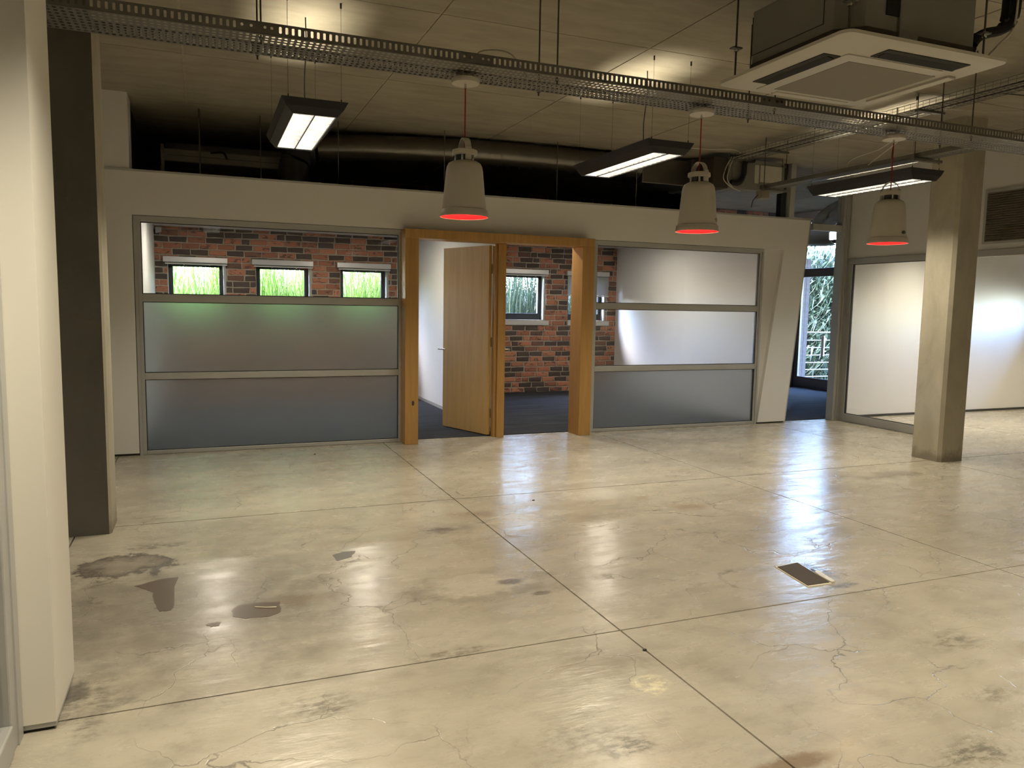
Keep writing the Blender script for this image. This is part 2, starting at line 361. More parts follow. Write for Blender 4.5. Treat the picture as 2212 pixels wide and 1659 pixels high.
# ---------------------------------------------------------------- floor
WY = 7.61                                     # front face of the office partition
fl = struct('floor', B(-4, 13, -5.6, 7.72, -.12, -.010), 'skirt', 'polished grey brown concrete floor cut into large slabs', 'floor')
gx = [-4, -.74, 1.669, 4.075, 6.50, 8.91, 11.3, 13]; gy = [-5.6, -4.40, -2.0, .41, 2.815, 5.225, 7.635, 7.72]
for i in range(len(gx)-1):
    for j in range(len(gy)-1):
        g = .0042
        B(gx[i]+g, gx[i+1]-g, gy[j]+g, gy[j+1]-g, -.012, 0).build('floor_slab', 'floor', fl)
def patch(poly, mat, h=.0012):
    k = []
    for i, p in enumerate(poly):                # slightly ragged outline
        q = poly[(i+1) % len(poly)]; k.append(p)
        for t in (.33, .66):
            k.append((p[0]+(q[0]-p[0])*t+random.uniform(-.006, .006), p[1]+(q[1]-p[1])*t+random.uniform(-.006, .006)))
    o = MB().prism(k, .0001, h).build('floor_patch', mat, fl); o['label'] = 'dark brown glue patch' if mat == 'patch' else 'grey filler patch'; return o
patch([(-.347, 4.079), (-.287, 4.118), (-.215, 4.148), (-.149, 4.150), (-.163, 3.962), (-.158, 3.804), (-.167, 3.703), (-.215, 3.700), (-.247, 3.836), (-.254, 3.961), (-.291, 4.013)], 'patch')
patch([(.089, 3.601), (.121, 3.659), (.213, 3.660), (.308, 3.640), (.297, 3.516), (.242, 3.478), (.144, 3.490), (.092, 3.533)], 'patch')
patch([(-.02, 3.477), (.005, 3.494), (.041, 3.487), (.034, 3.447), (-.001, 3.445)], 'patch')
patch([(.641, 4.238), (.705, 4.285), (.778, 4.277), (.739, 4.179), (.65, 4.136)], 'patchg')
MB().tube([(.19, 3.61, .003), (.24, 3.585, .003), (.285, 3.575, .003)], .0035, 5).build('filler_streak', 'flap', fl)
struct('carpet', B(-.6, 10.25, 7.722, 11.5, -.10, .006), 'carpet', 'dark blue grey striped carpet floor of the offices and passage', 'carpet')

# ---------------------------------------------------------------- ceiling: slab with the marks of the shuttering panels
CZ = 3.2
ce = struct('ceiling', B(-4, 13, -5.6, 11.75, CZ+.006, CZ+.25), 'mortar', 'raw concrete ceiling slab with shuttering panel joints', 'ceiling')
cx = [-4, -3.1, -1.6, -.10, 1.405, 2.905, 4.40, 5.90, 7.40, 8.90, 10.4, 11.9, 13]; cy = [-5.6, -4.25, -2.75, -1.25, .25, 1.75, 3.25, 4.76, 6.28, 7.78, 9.3, 10.8, 11.75]
for i in range(len(cx)-1):
    for j in range(len(cy)-1):
        g = .004; h = .008; B(cx[i]+h, cx[i+1]-h, cy[j]+g, cy[j+1]-g, CZ, CZ+.02).build('ceiling_panel', 'ceil', ce)

# ---------------------------------------------------------------- office partition
wp = MB()
wp.box(-.78, -.567, WY, WY+.11, .02, 2.535)                 # left pier
wp.box(-.567, 6.88, WY, WY+.11, 2.155, 2.53)            # header
wp.box(6.37, 6.75, WY+.05, WY+.11, .02, 2.16)               # recessed strip right of the glazing
wp.prism([(6.375, .02), (6.80, .02), (7.04, 2.53), (6.88, 2.53), (6.88, 2.155), (6.66, 2.155)], WY, WY+.11, 'y')
w_part = struct('wall_partition', wp, 'white', 'white plastered office partition with a leaning right end', 'wall')
struct('trim_1', B(-.78, 7.045, WY-.006, WY+.116, 2.53, 2.548), 'alu', 'thin grey metal capping along the top of the white partition', 'trim')
struct('baseboard_partition', MB().box(-.78, -.57, WY+.012, WY+.10, 0, .02).box(6.38, 6.79, WY+.012, WY+.10, 0, .02), 'skirt', 'dark recessed skirting gap under the white partition', 'baseboard')
struct('trim_2', MB().prism([(6.80, 0), (6.83, 0), (7.075, 2.53), (7.045, 2.53)], WY+.02, WY+.10, 'y'), 'alu', 'slanting aluminium edge strip closing the leaning partition end', 'trim')
struct('wall_pier', B(-1.5, -.577, 7.62, 7.95, 2.535, 3.2), 'white', 'white boxed pier above the left end of the partition', 'wall')
struct('wall_office_left', B(-.72, -.6, 7.72, 11.5, 0, 2.5), 'office', 'white side wall of the left office', 'wall')
struct('wall_void', MB().box(-.72, -.6, 7.96, 11.5, 2.5, 3.2).box(6.53, 6.60, 9.3, 11.5, 2.5, 3.2), 'darkroom', 'side walls closing the service void above the offices, its darkness coloured in', 'wall')  # void darkness put into the wall colour; right wall added to keep it dark
struct('wall_divider', B(2.968, 3.045, 7.80, 11.5, .006, 2.40), 'office', 'white wall between the two offices behind the open door', 'wall')
struct('wall_office_right', B(6.52, 6.62, 7.74, 11.5, .006, 2.50), 'office', 'white right side wall of the second office behind clear glass', 'wall')
struct('ceiling_office', MB().box(-.6, 6.60, 7.722, 11.5, 2.405, 2.50), 'office', 'white ceiling board over both offices', 'ceiling')
struct('baseboard_divider', B(2.956, 2.968, 7.80, 11.5, .006, .05), 'alu', 'grey skirting along the white divider wall', 'baseboard')

def glazed_screen(name, x0, x1, label, frosts):
    t = thing(name, ((x0+x1)/2, WY, 0), label, 'glazed screen', kind='structure')
    y0, y1 = WY+.022, WY+.085; z = [0, .036, .688, .750, 1.393, 1.463, 2.099, 2.155]
    B(x0, x0+.062, y0, y1, 0, 2.155).build('frame_stile', 'alu', t, bevel=.004); B(x1-.055, x1, y0, y1, 0, 2.155).build('frame_stile', 'alu', t, bevel=.004)
    xa, xb = x0+.062, x1-.055
    for a, b in ((0, 1), (2, 3), (4, 5), (6, 7)): B(xa, xb, y0, y1, z[a], z[b]).build('frame_rail', 'alu', t, bevel=.004)
    B(x0+.01, x1-.01, y0-.014, y0, 2.118, 2.150).build('frame_bead', 'alu', t); B(x0+.006, x0+.03, y0-.014, y0, 0, 2.118).build('frame_bead', 'alu', t); B(x1-.03, x1-.006, y0-.014, y0, 0, 2.118).build('frame_bead', 'alu', t)
    for k, (a, b) in enumerate(((1, 2), (3, 4), (5, 6))):
        g = MB()                                         # black gasket round each pane
        for q in ((xa, xa+.006, z[a], z[b]), (xb-.006, xb, z[a], z[b]), (xa, xb, z[a], z[a]+.006), (xa, xb, z[b]-.006, z[b])): g.box(q[0], q[1], y0+.012, y0+.040, q[2], q[3])
        g.build('gasket', 'black', t)
        p = B(xa+.002, xb-.002, y0+.022, y0+.030, z[a]+.002, z[b]-.002).build('pane', 'frost' if k in frosts else 'pane', t)
        p['label'] = 'frosted glass pane' if k in frosts else 'clear glass pane'
    return t
glazed_screen('window_6', -.567, 1.885, 'aluminium framed screen left of the doors with two frosted panes under a clear one', (0, 1))
glazed_screen('window_7', 4.02, 6.37, 'aluminium framed screen right of the doors with two clear panes over a frosted one', (0,))

# ---------------------------------------------------------------- brick back wall with small windows
YB = 11.5; WINS = [(-.44, .30), (.70, 1.462), (1.88, 2.595), (4.47, 5.195), (5.61, 6.318)]; WZ0, WZ1 = 1.18, 1.935
def in_win(x0, x1, z0, z1):
    return any(x1 > a-.001 and x0 < b+.001 and z1 > WZ0+.001 and z0 < WZ1-.001 for a, b in WINS)
wb = MB(); xs = -.72
for a, b in WINS: wb.box(xs, a, YB+.008, YB+.24, 0, 3.2); wb.box(a, b, YB+.008, YB+.24, 0, WZ0); wb.box(a, b, YB+.008, YB+.24, WZ1, 3.2); xs = b
wb.box(xs, 10.45, YB+.008, YB+.24, 0, 3.2)
wback = struct('wall_back', wb, 'mortar', 'red and charcoal face brick wall at the back of the offices', 'wall')
def brick_mb(w, h=.068, d=.05, x=0, z=0, y=YB, rg=random):
    j = lambda s=.0055: rg.uniform(-s, s); c = .006
    y0 = y-rg.uniform(0, .004)
    q = [(x+j(), z+j()), (x+w*.5, z+j(.003)), (x+w+j(), z+j()), (x+w+j(), z+h+j()), (x+w*.5, z+h+j(.003)), (x+j(), z+h+j())]
    cxm, czm = x+w/2, z+h/2
    inn = [(cxm+(a-cxm)*(1-c*2/w), czm+(b-czm)*(1-c*2/h)) for a, b in q]
    vs = [(a, y0, b) for a, b in inn] + [(a, y0+.006, b) for a, b in q] + [(a, y+d*.4, b) for a, b in q]
    n = 6; fs = [tuple(range(n))]
    for r_ in (0, n): fs += [(r_+k, r_+n+k, r_+n+(k+1) % n, r_+(k+1) % n) for k in range(n)]
    return vs, fs
def seen(x, z):
    t = (WY+.05)/YB; X, Z = x*t, CAMZ+(z-CAMZ)*t
    return (-.50 < X < 1.84 and 1.46 < Z < 2.10) or (2.99 < X < 3.80 and 0 < Z < 2.06) or (4.07 < X < 6.32 and .75 < Z < 2.10)
rest = MB(); single = []
pitch, course = .2335, .0843; nc = int(2.5/course)
variants = {}
for k in range(38):
    z = .012+k*course; off = [0, .118, .05, .16][k % 4] + random.uniform(-.01, .01); x = -.60-off
    while x < 10.2:
        w = .216 if random.random() > .13 else .102
        xa, xb = max(x, -.598), min(x+w, 10.2)
        pieces = [(xa, xb)]
        for a, b in WINS:                                   # cut at the openings
            if z+.073 > WZ0 and z < WZ1:
                nw = []
                for p, q in pieces:
                    if q <= a or p >= b: nw.append((p, q)); continue
                    if p < a-.03: nw.append((p, a-.004))
                    if q > b+.03: nw.append((b+.004, q))
                pieces = nw
        for p, q in pieces:
            if q-p < .03: continue
            if z < 2.40 and seen((p+q)/2, z+.036) and not (q > 2.95 and p < 3.06) and q < 6.53: single.append((p, q, z))
            else: rest.add(*brick_mb(q-p, x=p, z=z))
        x += w+.0165
single.sort(key=lambda s: -(s[1]-s[0]))
for i, (p, q, z) in enumerate(single):
    w = q-p
    if i >= 298: rest.add(*brick_mb(w, x=p, z=z)); continue
    key = (round(w, 2), i % 5) if abs(w-.216) < .002 or abs(w-.102) < .002 else None
    if key and key in variants: me = variants[key]
    else:
        vs, fs = brick_mb(w, y=0); me = MB().add(vs, fs).mesh('brick', 'brick')
        if key: variants[key] = me
    o = bpy.data.objects.new('brick', me); COL.objects.link(o); o.location = (p, YB, z); par(o, wback)
ro = rest.build('brick_mass', 'bricks', wback); ro['kind'] = 'stuff'

for i, (a, b) in enumerate(WINS):
    which = ['left office, first from its white side wall', 'left office, middle of its three', 'left office, beside the maple door frame', 'right office, fully open above its sill', 'right office, half covered by a lowered blind'][i]
    t = thing('window_%d' % (i+1), ((a+b)/2, YB, WZ0), 'small charcoal framed window in the brick wall of the ' + which, 'window', kind='structure')
    y0 = YB+.10; ga, gb = a+.075+.0, b-.115                 # pane shows off-centre past the deep right-hand jamb
    ga = a+.062; gb = b-.085; gz0, gz1 = WZ0+.115, WZ1-.06
    for q in ((a+.004, ga, WZ0, WZ1), (gb, b-.03, WZ0, WZ1)): B(q[0], q[1], y0, y0+.06, q[2], q[3]).build('frame_stile', 'dkalu', t, bevel=.003)
    B(ga, gb, y0, y0+.06, WZ0, gz0).build('frame_rail', 'dkalu', t, bevel=.003); B(ga, gb, y0, y0+.06, gz1, WZ1).build('frame_rail', 'dkalu', t, bevel=.003)
    B(b-.028, b-.001, YB+.0, y0+.09, WZ0, WZ1).build('jamb_lining', 'alu', t); B(a+.0005, a+.004, YB+.004, y0, WZ0, WZ1).build('jamb_lining', 'sill', t)
    B(ga, gb, y0+.025, y0+.031, gz0, gz1).build('pane', 'pane', t)
    B(a+.01, b-.03, YB-.012, y0, WZ0-.0, WZ0+.012).build('inner_sill', 'sill', t)
    B(a-.0, b+.07, YB-.022, YB-.004, WZ0-.075, WZ0-.004).build('sill', 'sill', t, bevel=.003)
# blinds: drawn up to the head on four windows, half down on the fifth
def blind(a, b, drop, label):
    t = thing('window_blind', ((a+b)/2, YB-.05, 2.0), label, 'blind', 'venetian blinds on the brick wall windows')
    B(a-.055, b+.025, YB-.085, YB-.006, 1.925, 2.002).build('head_box', 'blind', t, bevel=.006)
    z = 1.915
    if drop < .05:
        B(a-.03, b+.02, YB-.075, YB-.03, 1.898, 1.915).build('bottom_rail', 'sill', t, bevel=.003)
        for k in range(2): B(a+(b-a)*(.28+.44*k)-.006, a+(b-a)*(.28+.44*k)+.006, YB-.076, YB-.068, 1.886, 1.900).build('cord_button', 'sill', t)
    else:
        sl = MB(); w = .021
        sl.add([(a-.03, YB-.066, .0118), (b+.02, YB-.066, .0118), (b+.02, YB-.056, .001), (a-.03, YB-.056, .001), (a-.03, YB-.044, -.0118), (b+.02, YB-.044, -.0118),
                (a-.03, YB-.064, .0125), (b+.02, YB-.064, .0125), (b+.02, YB-.054, .0), (a-.03, YB-.054, .0), (a-.03, YB-.042, -.0145), (b+.02, YB-.042, -.0145)],
               [(0, 1, 2, 3), (3, 2, 5, 4), (7, 6, 9, 8), (8, 9, 10, 11), (0, 6, 7, 1), (4, 5, 11, 10)])
        me = sl.mesh('slat', 'blind'); n = int(drop/.0255)
        for k in range(n):
            o = bpy.data.objects.new('slat', me); COL.objects.link(o); o.location = (0, 0, 1.905-.0255*k); par(o, t)
        B(a-.03, b+.02, YB-.075, YB-.03, 1.905-.0255*n-.012, 1.905-.0255*n+.004).build('bottom_rail', 'sill', t)
        for fx in (.28, .74): MB().tube([(a+(b-a)*fx, YB-.078, 1.92), (a+(b-a)*fx, YB-.078, 1.905-.0255*n)], .0016, 5).build('ladder_cord', 'sill', t)
    MB().tube([(b-.005, YB-.06, 1.93), (b+.0, YB-.055, 1.45 if drop < .05 else .98)], .0022, 5).build('pull_cord', 'sill', t)
    MB().tube([(b-.05, YB-.06, 1.93), (b-.005, YB-.055, 1.46)], .0018, 5).build('tilt_cord', 'sill', t)
for (a, b), d, lb in zip(WINS, (0, 0, 0, 0, .32), ('silver blind drawn up over the first window from the white side wall', 'silver blind drawn up over the middle window of the left office', 'silver blind drawn up over the window nearest the maple door frame',
        'silver blind drawn up over the right office window seen whole through the doorway', 'silver blind half lowered with closed slats in the right office')): blind(a, b, d, lb)
t = thing('motion_detector', (-.53, YB-.04, 2.33), 'small white motion detector high in the brick corner', 'sensor')
MB().prism([(-.575, 2.30), (-.50, 2.32), (-.50, 2.385), (-.575, 2.385)], YB-.085, YB-.01, 'y').build('body', 'sill', t, bevel=.008); B(-.56, -.512, YB-.09, YB-.083, 2.325, 2.35).build('lens', 'blind', t)
glow = emit('downlight_glow', (1, .92, .80), 2.5)
for X, Y, lb in ((3.62, 8.25, 'small recessed ceiling downlight just inside the right office doorway'), (5.4, 9.7, 'small recessed downlight near the middle of the right office ceiling'), (.1, 9.7, 'small recessed downlight at the left of the left office ceiling'), (1.9, 9.7, 'small recessed downlight at the right of the left office ceiling')):
    t = thing('downlight', (X, Y, 2.40), lb, 'light')
    MB().lathe([(.035, -.006), (.05, -.008), (.052, 0), (.035, 0)], (X, Y, 2.402), 20).build('trim_ring', 'steel', t, True)
    MB().lathe([(.001, -.002), (.034, -.003)], (X, Y, 2.402), 20).build('lamp_face', glow, t)
    lo = bpy.data.objects.new('downlight_beam', bpy.data.lights.new('downlight_beam', 'AREA')); COL.objects.link(lo); lo.data.shape = 'DISK'; lo.data.size = .07; lo.data.energy = OFFICE_W; lo.data.color = (1, .90, .74); lo.location = (X, Y, 2.392); par(lo, t)

# ---------------------------------------------------------------- maple door portal and two door leaves
pt = thing('door_frame', (2.9, 7.55, 0), 'maple portal frame around the pair of office doorways', 'door frame', kind='structure')
B(1.853, 1.990, 7.45, 7.715, 0, 2.062).build('post', 'wood', pt, bevel=.003); B(3.805, 3.948, 7.45, 7.715, 0, 2.062).build('post', 'wood', pt, bevel=.003)
B(1.853, 3.948, 7.45, 7.715, 2.062, 2.150).build('lintel', 'wood', pt, bevel=.003)
B(2.895, 2.980, 7.60, 7.715, 0, 2.062).build('post', 'wood', pt, bevel=.003)
B(2.868, 2.895, 7.635, 7.715, 0, 2.062).build('door_stop', 'wood', pt)
k = MB().tube([(1.935, 7.447, .42), (1.935, 7.4495, .42)], .013, 12); k.v = [(x, y, .42+(z-.42)*2.0) for x, y, z in k.v]; k.build('knot', 'skirt', pt)
def lever(parent, P, side, dirx, diry):
    P = Vector(P); s = Vector(side); d = Vector((dirx, diry, 0))
    MB().tube([P, P+s*.008], .026, 16).build('rose', 'steel', parent, True)
    MB().tube(curve_pts([P, P+s*.045, P+s*.055+d*.02, P+s*.055+d*.12], 5), .0095, 10).build('handle', 'steel', parent, True)
    q = P+Vector((0, 0, -.075)); MB().tube([q, q+s*.008], .022, 16).build('escutcheon', 'steel', parent, True); MB().tube([q+s*.008, q+s*.0095], .006, 8).build('keyhole', 'black', parent)
def leaf(name, hinge, ang, w, label):
    t = thing(name, (hinge[0], hinge[1], 0), label, 'door', kind='structure')
    d = Vector((math.cos(ang), math.sin(ang), 0)); n = Vector((d.y, -d.x, 0)); h = Vector((hinge[0], hinge[1], 0)); th = .040
    c = [h+d*0, h+d*w, h+d*w-n*th, h-n*th]
    lf = MB().prism([(p.x, p.y) for p in c], .014, 2.046).build('panel', 'doorw', t, bevel=.002)
    return t, h, d, n, th
t, h, d, n, th = leaf('door_1', (2.862, 7.72), math.radians(110.2), .80, 'open maple veneer door leaf swung into the left office')
lever(t, h+d*.748+Vector((0, 0, .905)), (n if n.y < 0 else -n), d.x, d.y)
for z in (.25, 1.02, 1.80): B(2.852, 2.872, 7.700, 7.722, z-.05, z+.05).build('hinge', 'steel', t)
t, h, d, n, th = leaf('door_2', (3.030, 7.74), math.radians(68.8), .70, 'second maple door leaf folded back behind the middle post of the doorway')
lever(t, h+d*.62+Vector((0, 0, .905)), n if n.x > 0 else -n, -d.x, -d.y)

# ---------------------------------------------------------------- passage screen, right glazed wall, side rooms
t = thing('window_8', (7.2, 7.65, 0), 'tall aluminium passage frame with glass above the opening', 'glazed screen', kind='structure')
B(7.555, 7.665, 7.58, 7.70, 0, 3.2).build('post', 'alu', t, bevel=.006); B(7.60, 7.62, 7.566, 7.58, 0, 3.2).build('cover_strip', 'alu', t)
B(7.09, 7.555, 7.60, 7.68, 2.42, 2.50).build('transom', 'alu', t, bevel=.004); B(6.70, 6.775, 7.60, 7.70, 2.548, 3.2).build('mullion', 'alu', t, bevel=.004); B(6.775, 7.09, 7.61, 7.68, 2.548, 2.56).build('sill_bar', 'alu', t)
B(6.775, 7.555, 7.64, 7.648, 2.56, 3.2).build('pane', 'pane', t); B(6.61, 6.685, 7.66, 7.74, 2.548, 3.2).build('dark_mullion', 'dkalu', t)
struct('wall_bulkhead', MB().box(7.68, 7.80, 2.6, 7.70, 2.085, 3.2).box(7.68, 7.80, -5.5, 4.2, 0, 2.085), 'white', 'white plaster bulkhead wall above the right hand glazing', 'wall')
t = thing('window_9', (7.68, 6.8, 0), 'tall aluminium framed fixed glass panel running behind the concrete column', 'glazed screen', kind='structure')
B(7.665, 7.72, 7.505, 7.585, 0, 2.02).build('stile', 'alu', t, bevel=.004); B(7.665, 7.72, 5.98, 7.505, 0, .098).build('bottom_rail', 'alu', t, bevel=.004)
B(7.660, 7.725, 4.2, 7.60, 2.012, 2.085).build('transom', 'alu', t, bevel=.004); B(7.665, 7.72, 5.90, 5.98, 0, 2.012).build('stile', 'alu', t, bevel=.004)
B(7.688, 7.696, 5.98, 7.505, .098, 2.012).build('pane', 'pane', t); g = MB()
for q in ((7.497, 7.505, .098, 2.012), (5.98, 7.505, .098, .106), (5.98, 7.505, 2.004, 2.012)): g.box(7.680, 7.705, *q)
g.build('gasket', 'black', t)
struct('wall_right_far', B(7.70, 11.62, 7.73, 7.80, .03, 3.2), 'white', 'bright white panelled wall beyond the glass and the column', 'wall')
struct('baseboard_right_far', B(7.70, 11.62, 7.715, 7.79, 0, .03), 'skirt', 'thin dark skirting line under the bright white wall', 'baseboard')
wr = MB(); wr.box(11.62, 11.8, 7.2, 7.8, 0, 3.2).box(11.62, 11.8, 6.3, 7.2, 0, 1.3).box(11.62, 11.8, 6.3, 7.2, 1.75, 3.2).box(11.62, 11.8, -5.5, 6.3, 0, 3.2)
struct('wall_right_end', wr, 'white', 'white end wall of the side room with a daylight window', 'wall')
struct('wall_rear', B(-4, 11.8, -5.6, -5.5, 0, 3.2), 'white', 'white wall behind the viewpoint', 'wall')
struct('wall_left', MB().box(-4.0, -3.9, -5.5, 7.6, 0, 3.2).box(-3.9, -.78, 7.62, 7.72, 0, 3.2), 'white', 'white left end wall of the open plan floor', 'wall')
struct('wall_left_return', B(-1.02, -.90, 3.13, 7.61, 0, 3.2), 'white', 'white return wall hidden behind the dark column', 'wall')
struct('wall_corridor', MB().box(10.25, 10.45, 7.80, 9.70, 0, 3.2).box(10.25, 10.45, 9.70, 11.42, 2.98, 3.2).box(10.25, 10.45, 11.42, 11.52, 0, 3.2), 'office', 'outer wall at the end of the carpeted passage', 'wall')
t = thing('door_3', (10.25, 10.6, 0), 'charcoal framed glass garden door with glazed toplight at the passage end', 'door', kind='structure')
XD = 10.25
B(XD-.02, XD+.05, 11.30, 11.41, 0, 2.97).build('jamb', 'dkalu', t, bevel=.004); B(XD-.02, XD+.05, 9.72, 9.82, 0, 2.97).build('jamb', 'dkalu', t, bevel=.004)
B(XD-.02, XD+.05, 9.82, 11.30, 2.03, 2.18).build('transom', 'dkalu', t, bevel=.004); B(XD-.02, XD+.05, 9.82, 11.30, 2.60, 2.66).build('toplight_bar', 'dkalu', t); B(XD-.02, XD+.05, 9.82, 11.30, 2.90, 2.97).build('head', 'dkalu', t)
B(XD, XD+.04, 9.82, 11.30, .0, .20).build('bottom_rail', 'dkalu', t, bevel=.004); B(XD, XD+.04, 11.20, 11.30, .20, 2.03).build('stile', 'dkalu', t); B(XD, XD+.04, 9.82, 9.93, .20, 2.03).build('stile', 'dkalu', t)
B(XD+.018, XD+.024, 9.93, 11.20, .20, 2.03).build('pane', 'pane', t); B(XD+.018, XD+.024, 9.82, 11.30, 2.18, 2.90).build('toplight_pane', 'pane', t)
hd = MB().tube([(XD-.07, 10.53, .62), (XD-.07, 10.53, .98)], .030, 16); hd.build('pull_handle', 'steel', t, True); MB().tube([(XD-.07, 10.53, .70), (XD+.0, 10.53, .70)], .012, 8).build('handle_stem', 'steel', t); MB().tube([(XD-.07, 10.53, .92), (XD+.0, 10.53, .92)], .012, 8).build('handle_stem', 'steel', t)
MB().tube([(XD-.102, 10.52, .93), (XD-.099, 10.52, .93)], .010, 10).build('lock_hole', 'black', t)

# ventilation louvre on the bulkhead
t = thing('ventilation_louvre', (7.675, 5.3, 2.42), 'large grey slatted ventilation louvre set in the white bulkhead', 'vent')
vy0, vy1, vz0, vz1 = 4.55, 5.765, 2.145, 2.700
B(7.655, 7.68, vy0, vy0+.035, vz0, vz1).build('frame_side', 'alu', t); B(7.655, 7.68, vy1-.028, vy1, vz0, vz1).build('frame_side', 'alu', t)
B(7.655, 7.68, vy0+.035, vy1-.028, vz0, vz0+.022).build('frame_rail', 'alu', t); B(7.655, 7.68, vy0+.035, vy1-.028, vz1-.028, vz1).build('frame_rail', 'alu', t)
B(7.672, 7.679, vy0+.035, vy1-.028, vz0+.022, vz1-.028).build('back_plate', 'darkroom', t)
sl = MB().prism([(7.654, -.012), (7.657, -.014), (7.673, .005), (7.670, .007)], vy0+.035, vy1-.028, 'y').mesh('slat', 'vent')
ns = 22
for k in range(ns):
    o = bpy.data.objects.new('slat', sl); COL.objects.link(o); o.location = (0, 0, vz0+.036+k*(vz1-vz0-.062)/(ns-1)); par(o, t)

# ---------------------------------------------------------------- columns, pilaster, left foreground screen
def column(name, x0, x1, y0, y1, mat, ch, label):
    p = [(x0+ch, y0), (x1-ch, y0), (x1, y0+ch), (x1, y1-ch), (x1-ch, y1), (x0+ch, y1), (x0, y1-ch), (x0, y0+ch)]
    return struct(name, MB().prism(p, 0, 3.2), mat, label, 'column')
column('column_right', 6.455, 6.783, 5.118, 5.448, 'column', .028, 'square raw concrete column with stained foot near the right hand glazing')
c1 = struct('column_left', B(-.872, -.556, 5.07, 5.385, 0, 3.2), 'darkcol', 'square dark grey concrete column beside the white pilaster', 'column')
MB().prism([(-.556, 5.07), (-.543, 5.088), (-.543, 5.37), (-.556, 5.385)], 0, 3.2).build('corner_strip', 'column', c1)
pil = struct('wall_pilaster', MB().box(-1.4, -.476, 2.76, 3.13, .03, 3.2), 'cream', 'cream white painted pilaster nearest of all, left of the dark column', 'wall')
B(-1.4, -.478, 2.765, 3.128, .012, .03).build('plinth_strip', 'alu', pil); B(-1.4, -.486, 2.775, 3.12, 0, .012).build('plinth_gap', 'skirt', pil)
t = thing('window_10', (-.58, 1.4, 0), 'grey aluminium framed glass screen running forward from the cream pilaster', 'glazed screen', kind='structure')
B(-.63, -.575, 2.64, 2.755, 0, 3.2).build('stile', 'alu', t, bevel=.006); B(-.64, -.571, -.4, 2.64, 0, .10).build('bottom_rail', 'alu', t, bevel=.006); B(-.605, -.597, -.4, 2.64, .10, 3.2).build('pane', 'pane', t)
B(-.582, -.570, 2.70, 2.758, 0, 3.2).build('cover_strip', 'alu', t)

# ---------------------------------------------------------------- main perforated cable tray with threaded rods
TZ, TY0, TY1, TX0, TX1 = 2.63, 3.825, 4.140, -1.00, 7.62; TP, TH = .0286, .055
ct = thing('cable_tray', (3.0, 3.98, TZ), 'long perforated galvanised cable tray hung across the ceiling on rods', 'cable tray')
def holed(mb, o, eu, ev, nu, nv, du, dv, hu, hv):
    """sheet of nu x nv cells, each with an oblong (eight-cornered) hole"""
    o, eu, ev = Vector(o), Vector(eu), Vector(ev); c = min(hu, hv)*.45
    for i in range(nu):
        for j in range(nv):
            p = o+eu*(i*du)+ev*(j*dv); cu, cv = du/2, dv/2
            out = [p, p+eu*du, p+eu*du+ev*dv, p+ev*dv]
            q = [(cu-hu+c, cv-hv), (cu+hu-c, cv-hv), (cu+hu, cv-hv+c), (cu+hu, cv+hv-c), (cu+hu-c, cv+hv), (cu-hu+c, cv+hv), (cu-hu, cv+hv-c), (cu-hu, cv-hv+c)]
            vs = out+[p+eu*a+ev*b for a, b in q]
            mb.add(vs, [(0, 1, 5, 4), (1, 6, 5), (1, 2, 7, 6), (2, 8, 7), (2, 3, 9, 8), (3, 10, 9), (3, 0, 11, 10), (0, 4, 11)])
nu = int((TX1-TX0)/TP)
bs = MB(); holed(bs, (TX0, TY0+.005, TZ), (1, 0, 0), (0, 1, 0), nu, 8, TP, .0381, .0078, .0088); b_ = bs.build('perforated_base', 'galv', ct); b_['kind'] = 'stuff'
for nm, y in (('slotted_side', TY0), ('slotted_side', TY1)):
    sd = MB(); holed(sd, (TX0, y, TZ+.004), (1, 0, 0), (0, 0, 1), nu, 1, TP, TH-.004, .0060, .0150)
    s_ = sd.build(nm, 'galv', ct); s_['kind'] = 'stuff'
    s = 1 if y > 4.0 else -1
    MB().box(TX0, TX0+nu*TP, y-.0005, y+.0005-s*.012, TZ+TH-.001, TZ+TH+.001).build('side_lip', 'galv', ct)
    B(TX0, TX0+nu*TP, min(y, y-s*.005), max(y, y-s*.005), TZ, TZ+.005).build('bottom_bend', 'galv', ct)
for x in (.30, 1.36, 3.24, 5.9):                                   # splice plates with bolt heads
    B(x-.13, x+.04, TY0-.003, TY0-.0005, TZ+.006, TZ+.048).build('splice_plate', 'galv', ct)
    for dx in (-.11, -.07, -.01, .02): MB().tube([(x+dx, TY0-.003, TZ+.03), (x+dx, TY0-.008, TZ+.03)], .007, 8).build('bolt', 'steel', ct)
for x in (.275, 1.79, 3.25, 4.95, 6.5):
    for y in (TY0+.04, TY1-.03):
        MB().tube([(x, y, TZ-.032), (x, y, CZ)], .0045, 6).build('hanger_rod', 'rod', ct)
        MB().tube([(x, y, TZ-.014), (x, y, TZ-.002)], .011, 6).build('nut', 'steel', ct)

